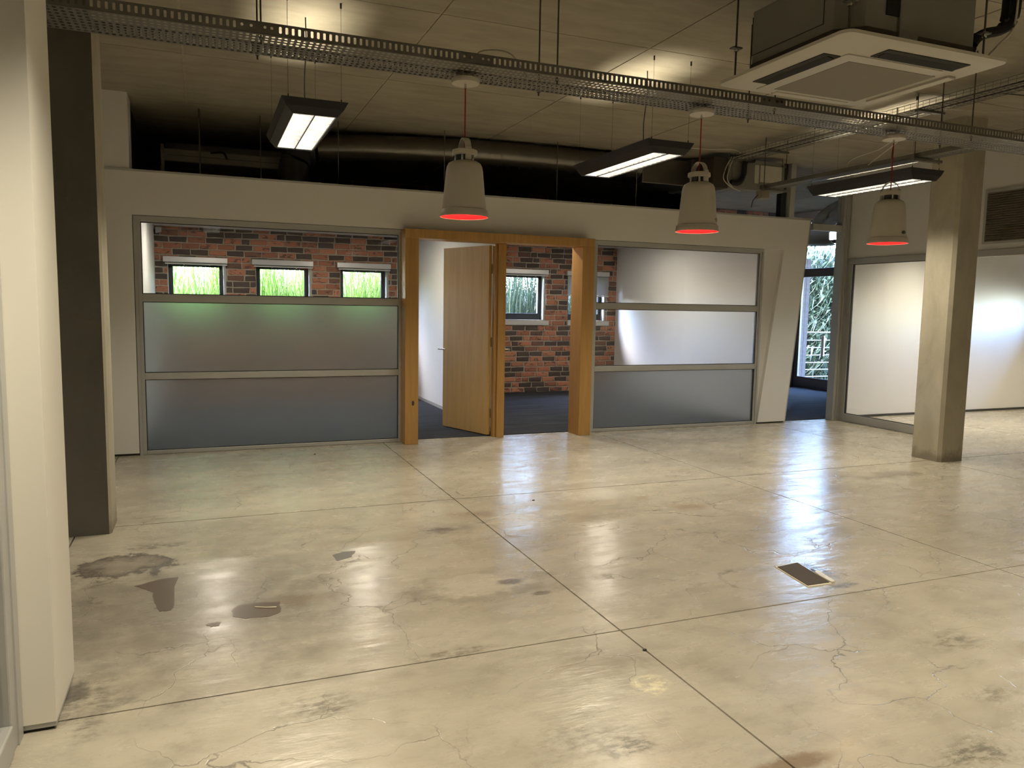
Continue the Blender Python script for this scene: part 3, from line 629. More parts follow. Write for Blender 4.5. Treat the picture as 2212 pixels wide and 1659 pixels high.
# ---------------------------------------------------------------- three pendant lamps under the tray
def pendant(X, Y, label, badge, turn):
    t = thing('pendant_lamp', (X, Y, TZ-.03), label, 'pendant lamp', 'bell pendant lamps under the cable tray')
    zc = TZ-.028; rz = 1.880; k_ = 1.1; Q = lambda pr: [(a_*k_, b_*k_) for a_, b_ in pr]
    MB().lathe(Q([(.001, 0), (.066, 0), (.068, .004), (.068, .0205), (.058, .022), (.058, .026), (.001, .026)]), (X, Y, zc-.0286), 32).build('canopy', 'shade', t, True)
    MB().lathe(Q([(.0055, 0), (.0055, .022)]), (X, Y, zc-.053), 10, True).build('cord_grip', 'steel', t)
    MB().tube([(X, Y, zc-.03), (X, Y, rz+.34)], .0035, 8).build('cord', 'cordred', t)
    # shade: outer skin, rolled lip, red inside
    out = [(.046, .268), (.062, .264), (.078, .255), (.086, .240), (.0905, .215), (.099, .12), (.1068, .036), (.112, .034), (.1145, .030), (.1175, .004), (.1195, 0)]
    MB().lathe(Q(out), (X, Y, rz), 48).build('shade', 'shade', t, True)
    inn = [(.1180, .0), (.113, .004), (.1035, .034), (.095, .12), (.084, .22), (.06, .258), (.02, .262)]
    MB().lathe(Q(inn), (X, Y, rz), 48).build('inner_shade', 'red', t, True)
    MB().lathe(Q([(.114, .024), (.1195, .003), (.1195, 0), (.1165, 0), (.1165, .003)]), (X, Y, rz), 48).build('rim', 'shade', t, True)
    MB().lathe(Q([(.020, 0), (.045, 0), (.045, .030), (.020, .030)]), (X, Y, rz+.2926), 24).build('neck', 'skirt', t, True)
    for k in range(5):
        a = k*2*math.pi/5+.4; px, py = X+.0506*math.cos(a), Y+.0506*math.sin(a)
        MB().tube([(px, py, rz+.290), (px, py, rz+.330)], .0075, 8).build('clip', 'chrome', t, True)
    MB().lathe(Q([(.001, 0), (.055, 0), (.061, .004), (.062, .012), (.060, .024), (.052, .027), (.012, .029), (.001, .029)]), (X, Y, rz+.3234), 32).build('cap', 'shade', t, True)
    hp = []
    for k in range(13):
        a = math.pi*k/12; hp.append((math.cos(a)*.0506, .031+math.sin(a)*.0605))
    for s in (1,):
        mb = MB(); vs = []; ca, sa = math.cos(math.radians(turn)), math.sin(math.radians(turn))
        for (hx, hz) in hp:
            for yy in (-.017, .017):
                for tk in (0, .005):
                    rr = hx*(1+tk/.0506*.9) if abs(hx) > .001 else 0; zz = hz+tk*max(0, math.sin(math.acos(max(-1, min(1, hx/.0506)))))
                    vs.append((X+rr*ca-yy*sa, Y+rr*sa+yy*ca, rz+.319+zz))
        fs = []
        for k in range(12):
            a0, b0 = k*4, k*4+4
            for p, q in ((0, 1), (1, 3), (3, 2), (2, 0)): fs.append((a0+p, a0+q, b0+q, b0+p))
        mb.add(vs, fs).build('handle', 'shade', t, True)
    for s in (-1, 1):
        q_ = [(X+s*a_*ca-b_*sa, Y+s*a_*sa+b_*ca) for a_, b_ in ((.048, -.017), (.062, -.017), (.062, .017), (.048, .017))]
        MB().prism(q_, rz+.296, rz+.362).build('handle_tab', 'shade', t, bevel=.002)
    if badge:
        ang = math.atan2(-Y, -X)+badge; r0 = .1138; bx, by = X+r0*math.cos(ang), Y+r0*math.sin(ang); tg = Vector((-math.sin(ang), math.cos(ang), 0)); nn = Vector((math.cos(ang), math.sin(ang), 0))
        C0 = Vector((bx, by, rz+.068)); mb = MB(); vs = []
        for lay in (-.004, .004):
            for k in range(16):
                a = 2*math.pi*k/16; vs.append(C0+nn*lay+tg*(.022*math.cos(a))+Vector((0, 0, .011*math.sin(a))))
        mb.add(vs, [tuple(range(16))[::-1], tuple(range(16, 32))]+[(k, (k+1) % 16, 16+(k+1) % 16, 16+k) for k in range(16)]).build('badge', 'chrome', t, True)
    MB().lathe(Q([(.001, -.045), (.018, -.04), (.028, -.022), (.028, -.005), (.015, .02), (.013, .05), (.001, .05)]), (X, Y, rz+.187), 16).build('bulb', emit('lamp_bulb', (1, .62, .30), 4.5), t, True)
    lo = bpy.data.objects.new('bulb_light', bpy.data.lights.new('bulb_light', 'POINT')); COL.objects.link(lo); lo.data.energy = 1.6; lo.data.color = (1, .66, .34); lo.data.shadow_soft_size = .03; lo.location = (X, Y, rz+.066); par(lo, t)
PY = 3.98
pendant(1.311, PY, 'cream bell pendant lamp with red inside hanging before the maple door frame', 0, 92)
pendant(2.805, PY, 'cream bell pendant lamp with red inside hanging before the right glazed screen', 1.25, 100)
pendant(4.364, PY, 'cream bell pendant lamp with red inside hanging beside the concrete column', .95, 127)

# ---------------------------------------------------------------- linear ceiling lights (three in view, more behind the viewpoint)
def linear_light(X, Y0, label, cord, power):
    L_, Wd, zt, zb = 1.19, .392, 2.622, 2.532
    t = thing('ceiling_light', (X, Y0+L_/2, zb), label, 'ceiling light', 'black linear ceiling lights on wires')
    x0, x1, y0, y1 = X-Wd/2, X+Wd/2, Y0, Y0+L_; ix, iy = .070, .030; a0, a1, b0, b1 = x0+ix, x1-ix, y0+iy, y1-iy
    bw = .012
    # sloping black shell: outside, inside, rims
    o_t = [(x0, y0, zt), (x1, y0, zt), (x1, y1, zt), (x0, y1, zt)]; o_m = [(x0+ix*.35, y0+iy*.3, zt-.045), (x1-ix*.35, y0+iy*.3, zt-.045), (x1-ix*.35, y1-iy*.3, zt-.045), (x0+ix*.35, y1-iy*.3, zt-.045)]
    o_b = [(a0-.006, b0-.006, zb), (a1+.006, b0-.006, zb), (a1+.006, b1+.006, zb), (a0-.006, b1+.006, zb)]
    i_b = [(a0, b0, zb), (a1, b0, zb), (a1, b1, zb), (a0, b1, zb)]; i_t = [(a0, b0, zt), (a1, b0, zt), (a1, b1, zt), (a0, b1, zt)]
    rings = [i_t, o_t, o_m, o_b, i_b]
    fs = []
    for k in range(5):
        k2 = (k+1) % 5
        fs += [(k*4+i, k*4+(i+1) % 4, k2*4+(i+1) % 4, k2*4+i) for i in range(4)]
    MB().add([v for r in rings for v in r], fs).build('housing', 'black', t)
    # top plate with an open slot over the tubes
    MB().box(a0, X-.05, b0, b1, zt-.012, zt-.004).box(X+.05, a1, b0, b1, zt-.012, zt-.004).build('top_plate', 'black', t)
    # louvre: two reflector troughs with cross blades
    rf = (a1-a0)/2
    for s in (0, 1):
        xa, xb = a0+.003+s*rf, a0+rf*(s+1)-.003
        tr = MB(); n = 8; vs = []
        for k in range(n+1):
            u_ = -1+2*k/n; vs += [(xa+(xb-xa)*(k/n), b0+.004, zb+.006+.034*(1-u_*u_)), (xa+(xb-xa)*(k/n), b1-.004, zb+.006+.034*(1-u_*u_))]
        tr.add(vs, [(2*k, 2*k+1, 2*k+3, 2*k+2) for k in range(n)]); tr.build('reflector', 'louv', t, True)
        bl = MB()
        for k in range(17):
            yy = b0+.03+k*(b1-b0-.06)/16; bl.box(xa+.004, xb-.004, yy-.0015, yy+.0015, zb+.003, zb+.022)
        o = bl.build('cross_blades', 'louv', t); o['kind'] = 'stuff'
        MB().tube([((xa+xb)/2, b0+.02, zb+.032), ((xa+xb)/2, b1-.02, zb+.032)], .0080, 8).build('tube', 'tube', t, True)
    B(X-.003, X+.003, b0, b1, zb, zb+.03).build('centre_bar', 'black', t)
    for px, py in ((x0+.04, y0+.02), (x1-.04, y0+.02), (x0+.04, y1-.02), (x1-.04, y1-.02)):
        w = MB().tube([(px, py, zt-.01), (px, py, CZ-.0)], .0011, 5).build('suspension_wire', 'rod', t)
        MB().tube([(px, py, CZ-.030), (px, py, CZ)], .006, 8).build('wire_anchor', 'black', w)
        MB().tube([(px, py, zt-.004), (px, py, zt+.018)], .004, 6).build('wire_grip', 'black', w)
    if cord: MB().tube(curve_pts([(X-.02, Y0+.35, zt), (X-.02, Y0+.36, zt+.2), (X-.01, Y0+.34, zt+.4), (X-.012, Y0+.345, CZ)], 4), .0042, 6).build('power_cord', 'blackc', t)
    for nm, z, sx, sy, e, sp, up in (('down_light', zb-.004, .235, 1.05, power, 128, 0), ('up_light', zt+.004, .03, 1.0, UP_W, 78, 1)):
        lo = bpy.data.objects.new(nm, bpy.data.lights.new(nm, 'AREA')); COL.objects.link(lo); d = lo.data
        d.shape = 'RECTANGLE'; d.size = sx; d.size_y = sy; d.energy = e; d.color = LAMP; d.spread = math.radians(sp)
        lo.location = (X, Y0+L_/2, z); lo.rotation_euler = (math.pi if up else 0, 0, 0); par(lo, t)
    return t
l1 = linear_light(.650, 4.83, 'black linear light with bright twin louvres above the left glazed screen', True, DOWN_W)
l2 = linear_light(3.175, 4.86, 'black linear light with bright twin louvres between the first two pendants', True, DOWN_W)
l3 = linear_light(5.700, 4.83, 'black linear light with bright twin louvres nearest the concrete column', True, DOWN_W)
lr = linear_light(3.175, .73, 'black linear light out of sight above the middle of the floor', True, REAR_W)
for dx, dy, lb in ((-3.025, .65, 'black linear light over the floor behind the pilaster line'), (2.525, 0, 'black linear light out of sight above the right of the floor'), (0, -3.5, 'black linear light at the middle of the rear row'),
                   (5.775, 5.3, 'black linear light in the side room beyond the glazing'), (7.775, 4.3, 'black linear light at the far end of the side room')):
    dup(lr, (dx, dy, 0), label=lb)

# ---------------------------------------------------------------- ceiling cassette air conditioner
ac = thing('air_conditioner', (3.25, 3.24, 2.64), 'ceiling cassette air conditioner with square cream grille panel hung on rods', 'air conditioner')
px0, px1, py0, py1, pz = 2.712, 3.788, 2.765, 3.725, 2.655
def rrect(x0, x1, y0, y1, r, n=5):
    o = []
    for cx_, cy_, a0 in ((x1-r, y1-r, 0), (x0+r, y1-r, 90), (x0+r, y0+r, 180), (x1-r, y0+r, 270)):
        for k in range(n+1):
            a = math.radians(a0+90*k/n); o.append((cx_+r*math.cos(a), cy_+r*math.sin(a)))
    return o
ring = lambda i, z, r: [(x, y, z) for x, y in rrect(px0+i, px1-i, py0+i, py1-i, r)]
rr_ = [ring(.03, pz+.034, .05), ring(0, pz+.026, .055), ring(.004, pz+.012, .05), ring(.035, pz, .045)]
nn = len(rr_[0]); mb = MB(); vs = [v for q in rr_ for v in q]; fs = [(k*nn+i, k*nn+(i+1) % nn, (k+1)*nn+(i+1) % nn, (k+1)*nn+i) for k in range(3) for i in range(nn)]
fs += [tuple(range(nn))[::-1], tuple(3*nn+i for i in range(nn))]
mb.add(vs, fs).build('fascia_panel', 'acw', ac, True)
MB().prism(rrect(px0+.21, px1-.21, py0+.205, py1-.075, .02), pz-.006, pz+.002).build('grille_frame', 'acw', ac, bevel=.002)
gx0, gx1, gy0, gy1 = 3.005, 3.60, 3.045, 3.585
B(gx0, gx1, gy0, gy1, pz-.0075, pz-.004).build('return_grille', 'acg', ac)
def slot(x0, x1, y0, y1, along):
    B(x0, x1, y0, y1, pz-.004, pz+.006).build('air_slot', 'darkroom', ac)
    c = .35
    if along == 'y':
        xm = x0+(x1-x0)*.62; MB().prism([(xm-.030, pz-.0045), (xm+.018, pz-.014), (xm+.020, pz-.011), (xm-.028, pz-.0015)], y0+.02, y1-.02, 'y').build('louvre_flap', 'rubber', ac)
        B(xm+.018, xm+.022, y0+.02, y1-.02, pz-.014, pz-.010).build('flap_edge', 'acw', ac)
    else:
        ym = y0+(y1-y0)*.62; MB().prism([(ym-.030, pz-.0045), (ym+.018, pz-.014), (ym+.020, pz-.011), (ym-.028, pz-.0015)], x0+.02, x1-.02, 'x').build('louvre_flap', 'rubber', ac)
        B(x0+.02, x1-.02, ym+.018, ym+.022, pz-.014, pz-.010).build('flap_edge', 'acw', ac)
slot(2.815, 2.925, 3.015, 3.535, 'y'); slot(3.05, 3.60, 2.845, 2.955, 'x')
B(3.05, 3.58, 3.615, 3.665, pz-.012, pz+.002).build('louvre_flap', 'acw', ac, bevel=.003); B(3.66, 3.72, 3.02, 3.56, pz-.012, pz+.002).build('louvre_flap', 'acw', ac, bevel=.003)
kx0, kx1, ky0, ky1, kz0, kz1, kc = 2.79, 3.70, 2.84, 3.62, 2.735, 3.01, .10
MB().prism([(kx0+kc, ky0), (kx1-kc, ky0), (kx1, ky0+kc), (kx1, ky1-kc), (kx1-kc, ky1), (kx0+kc, ky1), (kx0, ky1-kc), (kx0, ky0+kc)], kz0, kz1).build('casing', 'acm', ac, bevel=.004)
MB().prism([(kx0+kc, ky0-.004), (kx1-kc, ky0-.004), (kx1+.004, ky0+kc), (kx1+.004, ky1-kc), (kx1-kc, ky1+.004), (kx0+kc, ky1+.004), (kx0-.004, ky1-kc), (kx0-.004, ky0+kc)], pz+.03, kz0).build('foam_jacket', 'acm2', ac)
for (a, b) in ((3.12, 'f'), (3.50, 'f')): pass
B(kx0-.003, kx0, ky0+.16, ky1-.10, kz0+.045, kz0+.048).build('panel_seam', 'acm2', ac); B(kx0-.003, kx0, ky0+.16, ky0+.163, kz0+.05, kz1-.03).build('panel_seam', 'acm2', ac); B(kx0-.003, kx0, ky1-.10, ky1-.097, kz0+.05, kz1-.03).build('panel_seam', 'acm2', ac)
B(kx0+.22, kx0+.30, ky0-.006, ky0, kz0+.07, kz1-.02).build('cable_entry', 'rubber', ac); B(kx0+.30, kx0+.42, ky0-.012, ky0, kz0-.03, kz1-.01).build('control_box', 'acm', ac)
for sx, sy in ((kx0+.02, ky0+.02), (kx0-.045, ky1-.02), (kx1+.04, ky0+.05), (kx1+.04, ky1-.02)):
    MB().tube([(sx, sy, pz+.04), (sx, sy, CZ)], .0055, 6).build('hanger_rod', 'rod', ac)
    B(sx-.03, sx+.03, sy-.018, sy+.018, 2.835, 2.842).build('bracket', 'galv', ac); MB().tube([(sx, sy, 2.82), (sx, sy, 2.835)], .012, 6).build('nut', 'steel', ac)
for o_, r_ in ((0, .026), (.055, .020)):
    MB().tube(curve_pts([(3.72, 2.96+o_, 2.70), (3.735, 2.95+o_, 2.80), (3.80, 2.945+o_, 2.86), (3.93, 2.94+o_, 2.90), (4.0, 2.93+o_, 2.97), (4.01, 2.93+o_, 3.19)], 6), r_, 10).build('insulated_pipe', 'rubber', ac, True)
MB().tube(curve_pts([(3.75, 2.90, 2.70), (3.86, 2.90, 2.80), (3.97, 2.90, 2.92), (3.98, 2.90, 3.19)], 8), .006, 6).build('control_cable', 'cable', ac, True)

# ---------------------------------------------------------------- wire basket and lower tray running away along the right
def vertical(mb, x, y, z0, z1, r=.004): return mb.tube([(x, y, z0), (x, y, z1)], r, 6)
t = thing('wire_basket_tray', (5.62, 5.5, 3.09), 'wire basket cable tray slung under the ceiling beside the column', 'cable tray')
bx0, bx1, bz = 5.50, 5.74, 3.085; wr = MB()
for x in [bx0+.04*k for k in range(7)]: wr.tube([(x, 2.0, bz), (x, 7.25, bz)], .0022, 4)
for x in (bx0, bx1):
    for z in (bz+.025, bz+.05): wr.tube([(x, 2.0, z), (x, 7.25, z)], .0022, 4)
o = wr.build('long_wires', 'galv', t); o['kind'] = 'stuff'
cw = MB(); y = 2.05
while y < 7.25: cw.tube([(bx0, y, bz+.05), (bx0, y, bz-.003), (bx1, y, bz-.003), (bx1, y, bz+.05)], .002, 4, False); y += .06
o = cw.build('cross_wires', 'galv', t); o['kind'] = 'stuff'
for k in range(6):
    x = bx0+.03+.035*k; MB().tube(curve_pts([(x, 2.0, bz+.012), (x+random.uniform(-.02, .02), 3.5, bz+.016), (x+random.uniform(-.02, .02), 5.2, bz+.012), (x, 7.2, bz+.014)], 6), .0045, 5).build('data_cable', ['cable', 'blackc', 'cable', 'cable', 'blackc', 'cable'][k], t)
for y in (2.6, 4.78, 6.62):
    hb = B(bx0-.03, bx1+.03, y-.02, y+.02, bz-.026, bz-.006).build('bracket', 'galv', t)
    for x in (bx0-.02, bx1+.02): vertical(MB(), x, y, bz-.03, CZ).build('hanger_rod', 'rod', t)
t = thing('lower_cable_tray', (5.60, 5.9, 2.69), 'shallow steel cable tray just above the light nearest the column', 'cable tray')
lx0, lx1, lz = 5.51, 5.68, 2.690
pb = MB(); holed(pb, (lx0, 4.20, lz), (0, 1, 0), (1, 0, 0), 101, 4, .025, (lx1-lx0)/4, .006, .012); o = pb.build('perforated_base', 'galv', t); o['kind'] = 'stuff'
B(lx0-.0015, lx0, 4.20, 6.72, lz, lz+.038).build('side_lip', 'galv', t); B(lx1, lx1+.0015, 4.20, 6.72, lz, lz+.038).build('side_lip', 'galv', t)
for y in (4.78, 6.62):
    B(bx0-.04, bx1+.04, y-.02, y+.02, lz-.026, lz-.005).build('bracket', 'galv', t)
    for x in (bx0-.02, bx1+.02): vertical(MB(), x, y, lz-.035, bz-.035).build('hanger_rod', 'rod', t)
for k in range(3): MB().tube(curve_pts([(lx0+.04+.035*k, 4.1, lz+.008), (lx0+.05+.03*k, 5.5, lz+.008), (lx0+.04+.035*k, 6.7, lz+.008)], 6), .0045, 5).build('data_cable', 'cable', t)
tag(MB().tube(curve_pts([(4.395, 4.02, 2.578), (4.794, 4.5, 2.644), (5.176, 5.0, 2.726), (5.422, 5.35, 2.776), (5.544, 5.55, 2.779), (5.596, 5.62, 2.744)], 8), .0042, 6).build('slack_cable', 'cable', None, True), 'slack pale cable looping from the right pendant rose to the lower tray', 'cable')
tag(MB().tube(curve_pts([(4.454, 4.02, 2.584), (4.801, 4.4, 2.641), (5.225, 4.9, 2.698), (5.599, 5.41, 2.715)], 8), .0040, 6).build('slack_cable', 'cable', None, True), 'straighter pale cable dropping from the right pendant rose to the lower tray', 'cable')
tag(MB().tube(curve_pts([(5.75, 4.75, 3.1), (6.1, 4.5, 3.06), (6.6, 4.2, 3.08), (7.3, 3.9, 3.14), (7.7, 3.7, 3.15)], 8), .004, 6).build('drooping_cable', 'cable', None, True), 'thin pale cable drooping from the wire basket toward the bulkhead', 'cable')
tag(MB().tube(curve_pts([(5.75, 4.3, 3.12), (6.2, 4.1, 3.08), (6.8, 3.9, 3.09), (7.4, 3.7, 3.17), (7.7, 3.6, 3.18)], 8), .004, 6).build('drooping_cable', 'blackc', None, True), 'thin black cable drooping under the ceiling right of the wire basket', 'cable')
tag(MB().tube(curve_pts([(1.36, 3.96, 2.64), (1.38, 3.96, 2.74), (1.55, 3.96, 2.755), (1.66, 3.96, 2.64)], 8), .0035, 6).build('cable_loop', 'cable', None, True), 'short pale cable arching out of the perforated tray above the first pendant', 'cable')

# ---------------------------------------------------------------- services in the dark void over the offices
def spiral(name, path, rad, label, ribs=True):
    t = thing(name, path[0], label, 'duct'); P = curve_pts(path, 10); MB().tube(P, rad, 20).build('duct_body', 'duct', t, True)
    if ribs:
        rb = MB()
        for k in range(1, len(P)-1):
            d = (P[k+1]-P[k-1]).normalized(); rb.tube([P[k]-d*.006, P[k]+d*.006], rad+.007, 20, False)
        o = rb.build('spiral_seams', 'duct', t, True); o['kind'] = 'stuff'
    return t
spiral('spiral_duct', [(1.15, 8.30, 3.0), (1.7, 8.16, 3.03), (2.9, 8.0, 3.055), (4.1, 7.95, 3.055), (4.745, 7.97, 3.05)], .132, 'round spiral duct in the dark void above the office partition')
t = spiral('elbow_duct', [(1.09, 8.33, 2.97), (1.0, 8.33, 2.95), (.90, 8.28, 2.85), (.88, 8.28, 2.56)], .15, 'dark flexible duct bending down behind the first ceiling light', False)
for ch in t.children: ch.data.materials.clear(); ch.data.materials.append(M['black'])
t = thing('box_duct', (-.2, 8.9, 2.85), 'flat grey box duct at the left end of the dark void', 'duct')
B(-.36, .80, 8.6, 9.1, 2.80, 2.93).build('duct_body', 'ductw', t, bevel=.01); B(-.34, 1.1, 9.2, 9.6, 2.98, 3.10).build('upper_duct', 'ductw', t, bevel=.01)
B(-.36, -.33, 8.56, 9.12, 2.51, 2.96).build('flange', 'ductw', t); B(-.30, 1.0, 8.595, 8.600, 2.862, 2.866).build('seam', 'black', t)
MB().tube(curve_pts([(.10, 8.58, 2.91), (.22, 8.57, 2.92), (.26, 8.57, 2.86)], 6), .010, 8).build('cable_tail', 'blackc', t)
t = thing('rectangular_duct', (5.0, 7.95, 3.0), 'rectangular steel duct end with flange right of the spiral duct', 'duct')
B(4.75, 5.42, 7.85, 8.3, 2.86, 3.16).build('duct_body', 'duct', t, bevel=.012); B(5.42, 5.50, 7.82, 8.33, 2.84, 3.18).build('flange', 'ductw', t, bevel=.006); B(5.56, 5.62, 7.82, 8.33, 2.84, 3.16).build('flange', 'ductw', t, bevel=.006)
B(5.50, 5.56, 7.88, 8.28, 2.88, 3.13).build('flexible_joint', 'rubber', t)
t = thing('fan_coil_unit', (6.1, 7.5, 2.86), 'grey boxed fan coil unit with paper label above the partition', 'ventilation unit')
B(5.62, 6.42, 7.40, 7.58, 2.80, 3.14).build('casing', 'acm', t, bevel=.006); B(5.42, 5.62, 7.42, 7.79, 2.80, 3.14).build('side_casing', 'acm2', t)
B(6.06, 6.37, 7.392, 7.399, 2.90, 3.09).build('paper_label', 'paper', t); B(5.98, 6.04, 7.394, 7.399, 2.88, 3.09).build('strip_label', 'paper', t)
B(5.66, 5.90, 7.385, 7.399, 2.82, 3.10).build('access_panel', 'acm', t, bevel=.004)
for x in (5.63, 6.40): vertical(MB(), x, 7.42, 3.1, CZ).build('hanger_rod', 'rod', t); B(x-.025, x+.025, 7.385, 7.44, 3.09, 3.12).build('bracket', 'galv', t)
MB().tube(curve_pts([(5.93, 7.36, 3.13), (5.80, 7.34, 3.10), (5.78, 7.34, 2.95), (5.72, 7.34, 2.86), (5.62, 7.36, 2.86)], 6), .030, 10).build('insulated_pipe', 'rubber', t, True)
MB().tube(curve_pts([(5.60, 7.33, 3.14), (5.52, 7.33, 3.0), (5.50, 7.33, 2.88), (5.60, 7.32, 2.80), (5.72, 7.31, 2.76)], 6), .0055, 6).build('power_cable', 'cable', t, True)
MB().tube(curve_pts([(5.63, 7.33, 3.14), (5.57, 7.33, 3.0), (5.55, 7.33, 2.88), (5.62, 7.32, 2.80)], 6), .0055, 6).build('power_cable', 'cable', t, True)
t = thing('junction_box', (5.62, 6.78, 2.64), 'small grey junction box at the far end of the lower tray', 'electrical box')
B(5.545, 5.66, 6.74, 6.83, 2.60, 2.685).build('body', 'vent', t, bevel=.008); B(5.555, 5.65, 6.732, 6.74, 2.61, 2.675).build('lid', 'vent', t)
MB().tube(curve_pts([(5.54, 6.78, 2.64), (5.48, 6.78, 2.58), (5.45, 6.77, 2.50)], 6), .004, 6).build('loose_lead', 'blackc', t)
vm = MB()
for x, y, nm in ((.55, 8.0, 'thin steel rod in the void left of the first linear light'), (1.28, 7.90, 'thin steel rod in the void just right of the first linear light'), (2.35, 7.80, 'thin steel rod in the void beside the first pendant lamp'), (3.62, 7.76, 'thin steel rod in the void left of the middle linear light'), (4.62, 7.76, 'thin steel rod in the void below the middle linear light')):
    tag(vertical(MB(), x, y, 2.50, CZ, .004).build('hanger_rod', 'galv'), nm, 'rod', 'steel rods in the void')
tag(MB().tube([(0.0, 7.98, 2.5), (0.0, 7.98, CZ)], .007, 8).build('drop_pipe', 'rod'), 'slim vertical conduit rising behind the left end of the partition', 'pipe')
tag(MB().tube(curve_pts([(4.7, 7.3, 3.17), (5.2, 7.25, 3.17), (5.5, 7.2, 3.185), (5.62, 7.2, 3.16)], 6), .006, 6).build('ceiling_conduit', 'cable', None, True), 'pale conduit running under the ceiling to the end of the wire basket', 'conduit')
# duct drop with flared mouth in the passage
t = thing('flared_duct', (8.60, 9.10, 2.44), 'silver duct bend with flared mouth hanging inside the passage', 'duct')
P = curve_pts([(9.30, 8.72, 3.03), (9.05, 8.84, 3.0), (8.82, 8.97, 2.90), (8.66, 9.06, 2.76), (8.61, 9.09, 2.64)], 5); MB().tube(P, .15, 20).build('bend', 'ductl', t, True)
rb = MB()
for k in range(2, len(P)-1, 4): d = (P[k+1]-P[k-1]).normalized(); rb.tube([P[k]-d*.006, P[k]+d*.006], .157, 20, False)
rb.build('bend_seams', 'ductl', t, True)
MB().lathe([(.14, .28), (.145, .20), (.148, .195), (.145, .19), (.15, .08), (.17, .05), (.24, .004), (.245, 0), (.235, .0), (.16, .045), (.13, .10)], (8.60, 9.10, 2.40), 28).build('flared_mouth', 'ductl', t, True)

# ---------------------------------------------------------------- floor outlet box
fb = thing('floor_outlet_box', (3.0, 3.1, 0), 'dark lidded floor outlet box with beige flap sunk in the concrete', 'outlet box')
lidp = [(2.905, 3.243), (3.062, 3.262), (3.000, 2.962), (2.858, 2.964)]
off = lambda pts, d: [((x-2.956)*d+2.956, (y-3.108)*d+3.108) for x, y in pts]
MB().prism(off(lidp, 1.10), .0002, .003).build('rim', 'flap', fb); MB().prism(lidp, .003, .006).build('lid', 'lid', fb)
MB().prism([(3.020, 3.05), (3.045, 3.119), (3.075, 3.119), (3.032, 2.954), (3.006, 2.954)], .003, .009).build('flap', 'flap', fb); MB().prism([(3.030, 3.11), (3.036, 3.14), (3.058, 3.14), (3.052, 3.11)], .009, .0095).build('flap_notch', 'black', fb)
MB().prism([(3.022, 3.03), (3.035, 3.085), (3.047, 3.085), (3.033, 3.03)], .009, .0095).build('flap_recess', 'sill', fb)
deb = [(.93, 7.2), (1.66, 2.6), (2.2, 5.0)]
for (x, y), lb in zip(deb, ('tiny dark crumb of debris on the floor before the left frosted screen', 'tiny dark crumb of debris beside the slab joint crossing', 'tiny dark crumb of debris on the middle slab')):
    tag(MB().prism([(x, y), (x+.012, y+.003), (x+.010, y+.012), (x-.004, y+.008)], 0, .007).build('debris_crumb', 'skirt'), lb, 'debris')

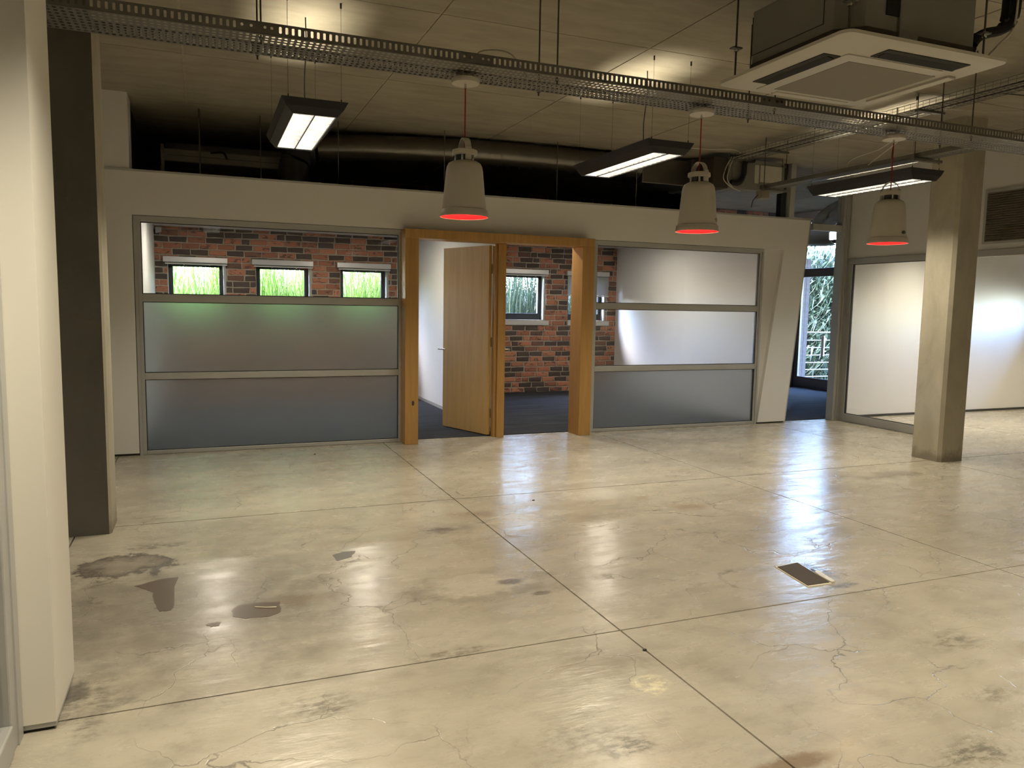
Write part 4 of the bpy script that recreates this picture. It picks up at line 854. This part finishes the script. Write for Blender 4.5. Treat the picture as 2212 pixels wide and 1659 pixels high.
# ---------------------------------------------------------------- garden outside
struct('ground', MB().box(-6, 30, 11.76, 40, -.5, -.15).box(10.46, 30, 7.82, 11.76, -.5, -.15), 'soil', 'garden soil outside the back windows and the passage door', 'ground')
def reeds(name, cx_, cy_, rx, ry, n, hgt, mat, label, lean=.5, wid=.011, leafy=False):
    mb = MB(); rg = random.Random(int(cx_*100+cy_*7))
    for k in range(n):
        bx, by = cx_+rg.uniform(-rx, rx), cy_+rg.uniform(-ry, ry); a = rg.uniform(0, 2*math.pi); h = hgt*rg.uniform(.55, 1.12); ln = h*rg.uniform(.15, lean); w = wid*rg.uniform(.6, 1.4)
        d = Vector((math.cos(a), math.sin(a), 0)); tip = (bx+d.x*ln, by+d.y*ln)
        ln = min(ln, .98*min([1e9]+[v for v in ((cx_+rx*1.25-bx)/d.x if d.x > 0 else (cx_-rx*1.25-bx)/d.x if d.x < 0 else 1e9, (cy_+ry*1.6-by)/d.y if d.y > 0 else (cy_-ry*1.6-by)/d.y if d.y < 0 else 1e9)])); sdir = Vector((-d.y, d.x, 0)); ns_ = 6; vs = []
        z0 = -.15
        if leafy: z0 = rg.uniform(-.1, hgt*.92); h = rg.uniform(.25, .5); ln = min(ln, h*rg.uniform(.5, 1.1)); h *= rg.uniform(-.6, .8)
        for i in range(ns_+1):
            s_ = i/ns_; p = Vector((bx, by, z0))+d*(ln*s_**2.2)+(Vector((0, 0, h*s_-.18*s_**2)) if leafy else Vector((0, 0, h*(s_-.38*s_**3.2*(ln/h)*1.6)))); ww = w*(1-s_**2)*.5+.0006
            vs += [p-sdir*ww, p+sdir*ww]
        mb.add(vs, [(2*i, 2*i+1, 2*i+3, 2*i+2) for i in range(ns_)])
    o = mb.build(name, mat); tag(o, label, 'plant', kind='stuff'); return o
reeds('reed_grass', -.05, 13.0, .56, .6, 1500, 3.0, 'reed', 'sunlit tall grass outside the first left office window', .8, .02)
reeds('reed_grass', 1.37, 13.1, .56, .6, 1500, 3.0, 'reed', 'sunlit tall grass outside the middle left office window', .7, .02)
reeds('reed_grass', 2.78, 13.0, .56, .6, 1500, 3.0, 'reed', 'sunlit tall grass outside the left office window nearest the doors', .7, .02)
reeds('reed_grass', 5.9, 13.2, .95, .6, 1700, 3.1, 'reedd', 'tall grass coloured in cool shade tones outside the right office windows', .7, .018)
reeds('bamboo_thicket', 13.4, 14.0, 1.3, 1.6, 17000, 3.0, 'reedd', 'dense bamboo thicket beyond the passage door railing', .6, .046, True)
struct('wall_garden', B(-6, 9, 15.2, 15.4, -.2, 1.7), 'gwall', 'pale rendered garden wall behind the tall grass', 'wall')
pm = MB(); rg = random.Random(3)
for k in range(30):
    for j in range(2):
        for s_ in range(2):
            x = 10.595+.092*j+(.0 if k % 2 else .0); pm.box(x, x+.086, 11.56+.14*s_, 11.56+.14*s_+.132, -.15+k*.085, -.15+k*.085+.074)
pr = struct('trim_3', B(10.60, 10.772, 11.565, 11.825, -.15, 2.40), 'pier', 'brick garden pier beside the railing outside the passage door', 'pier'); o = pm.build('brick_mass', 'pier', pr); o['kind'] = 'stuff'
t = thing('garden_railing', (12.5, 11.75, 0), 'steel garden railing of thin horizontal bars outside the passage door', 'railing')
RZ = (.131, .269, .407, .553, .699, .844, .999)
for k in range(7): MB().tube([(10.775, 11.70, RZ[k]), (14.6, 11.70, RZ[k])], .011 if k < 6 else .016, 8).build('rail', 'galv', t)
for x in (12.9, 14.5): MB().box(x-.02, x+.02, 11.705, 11.745, -.15, 1.06).build('post', 'steel', t)
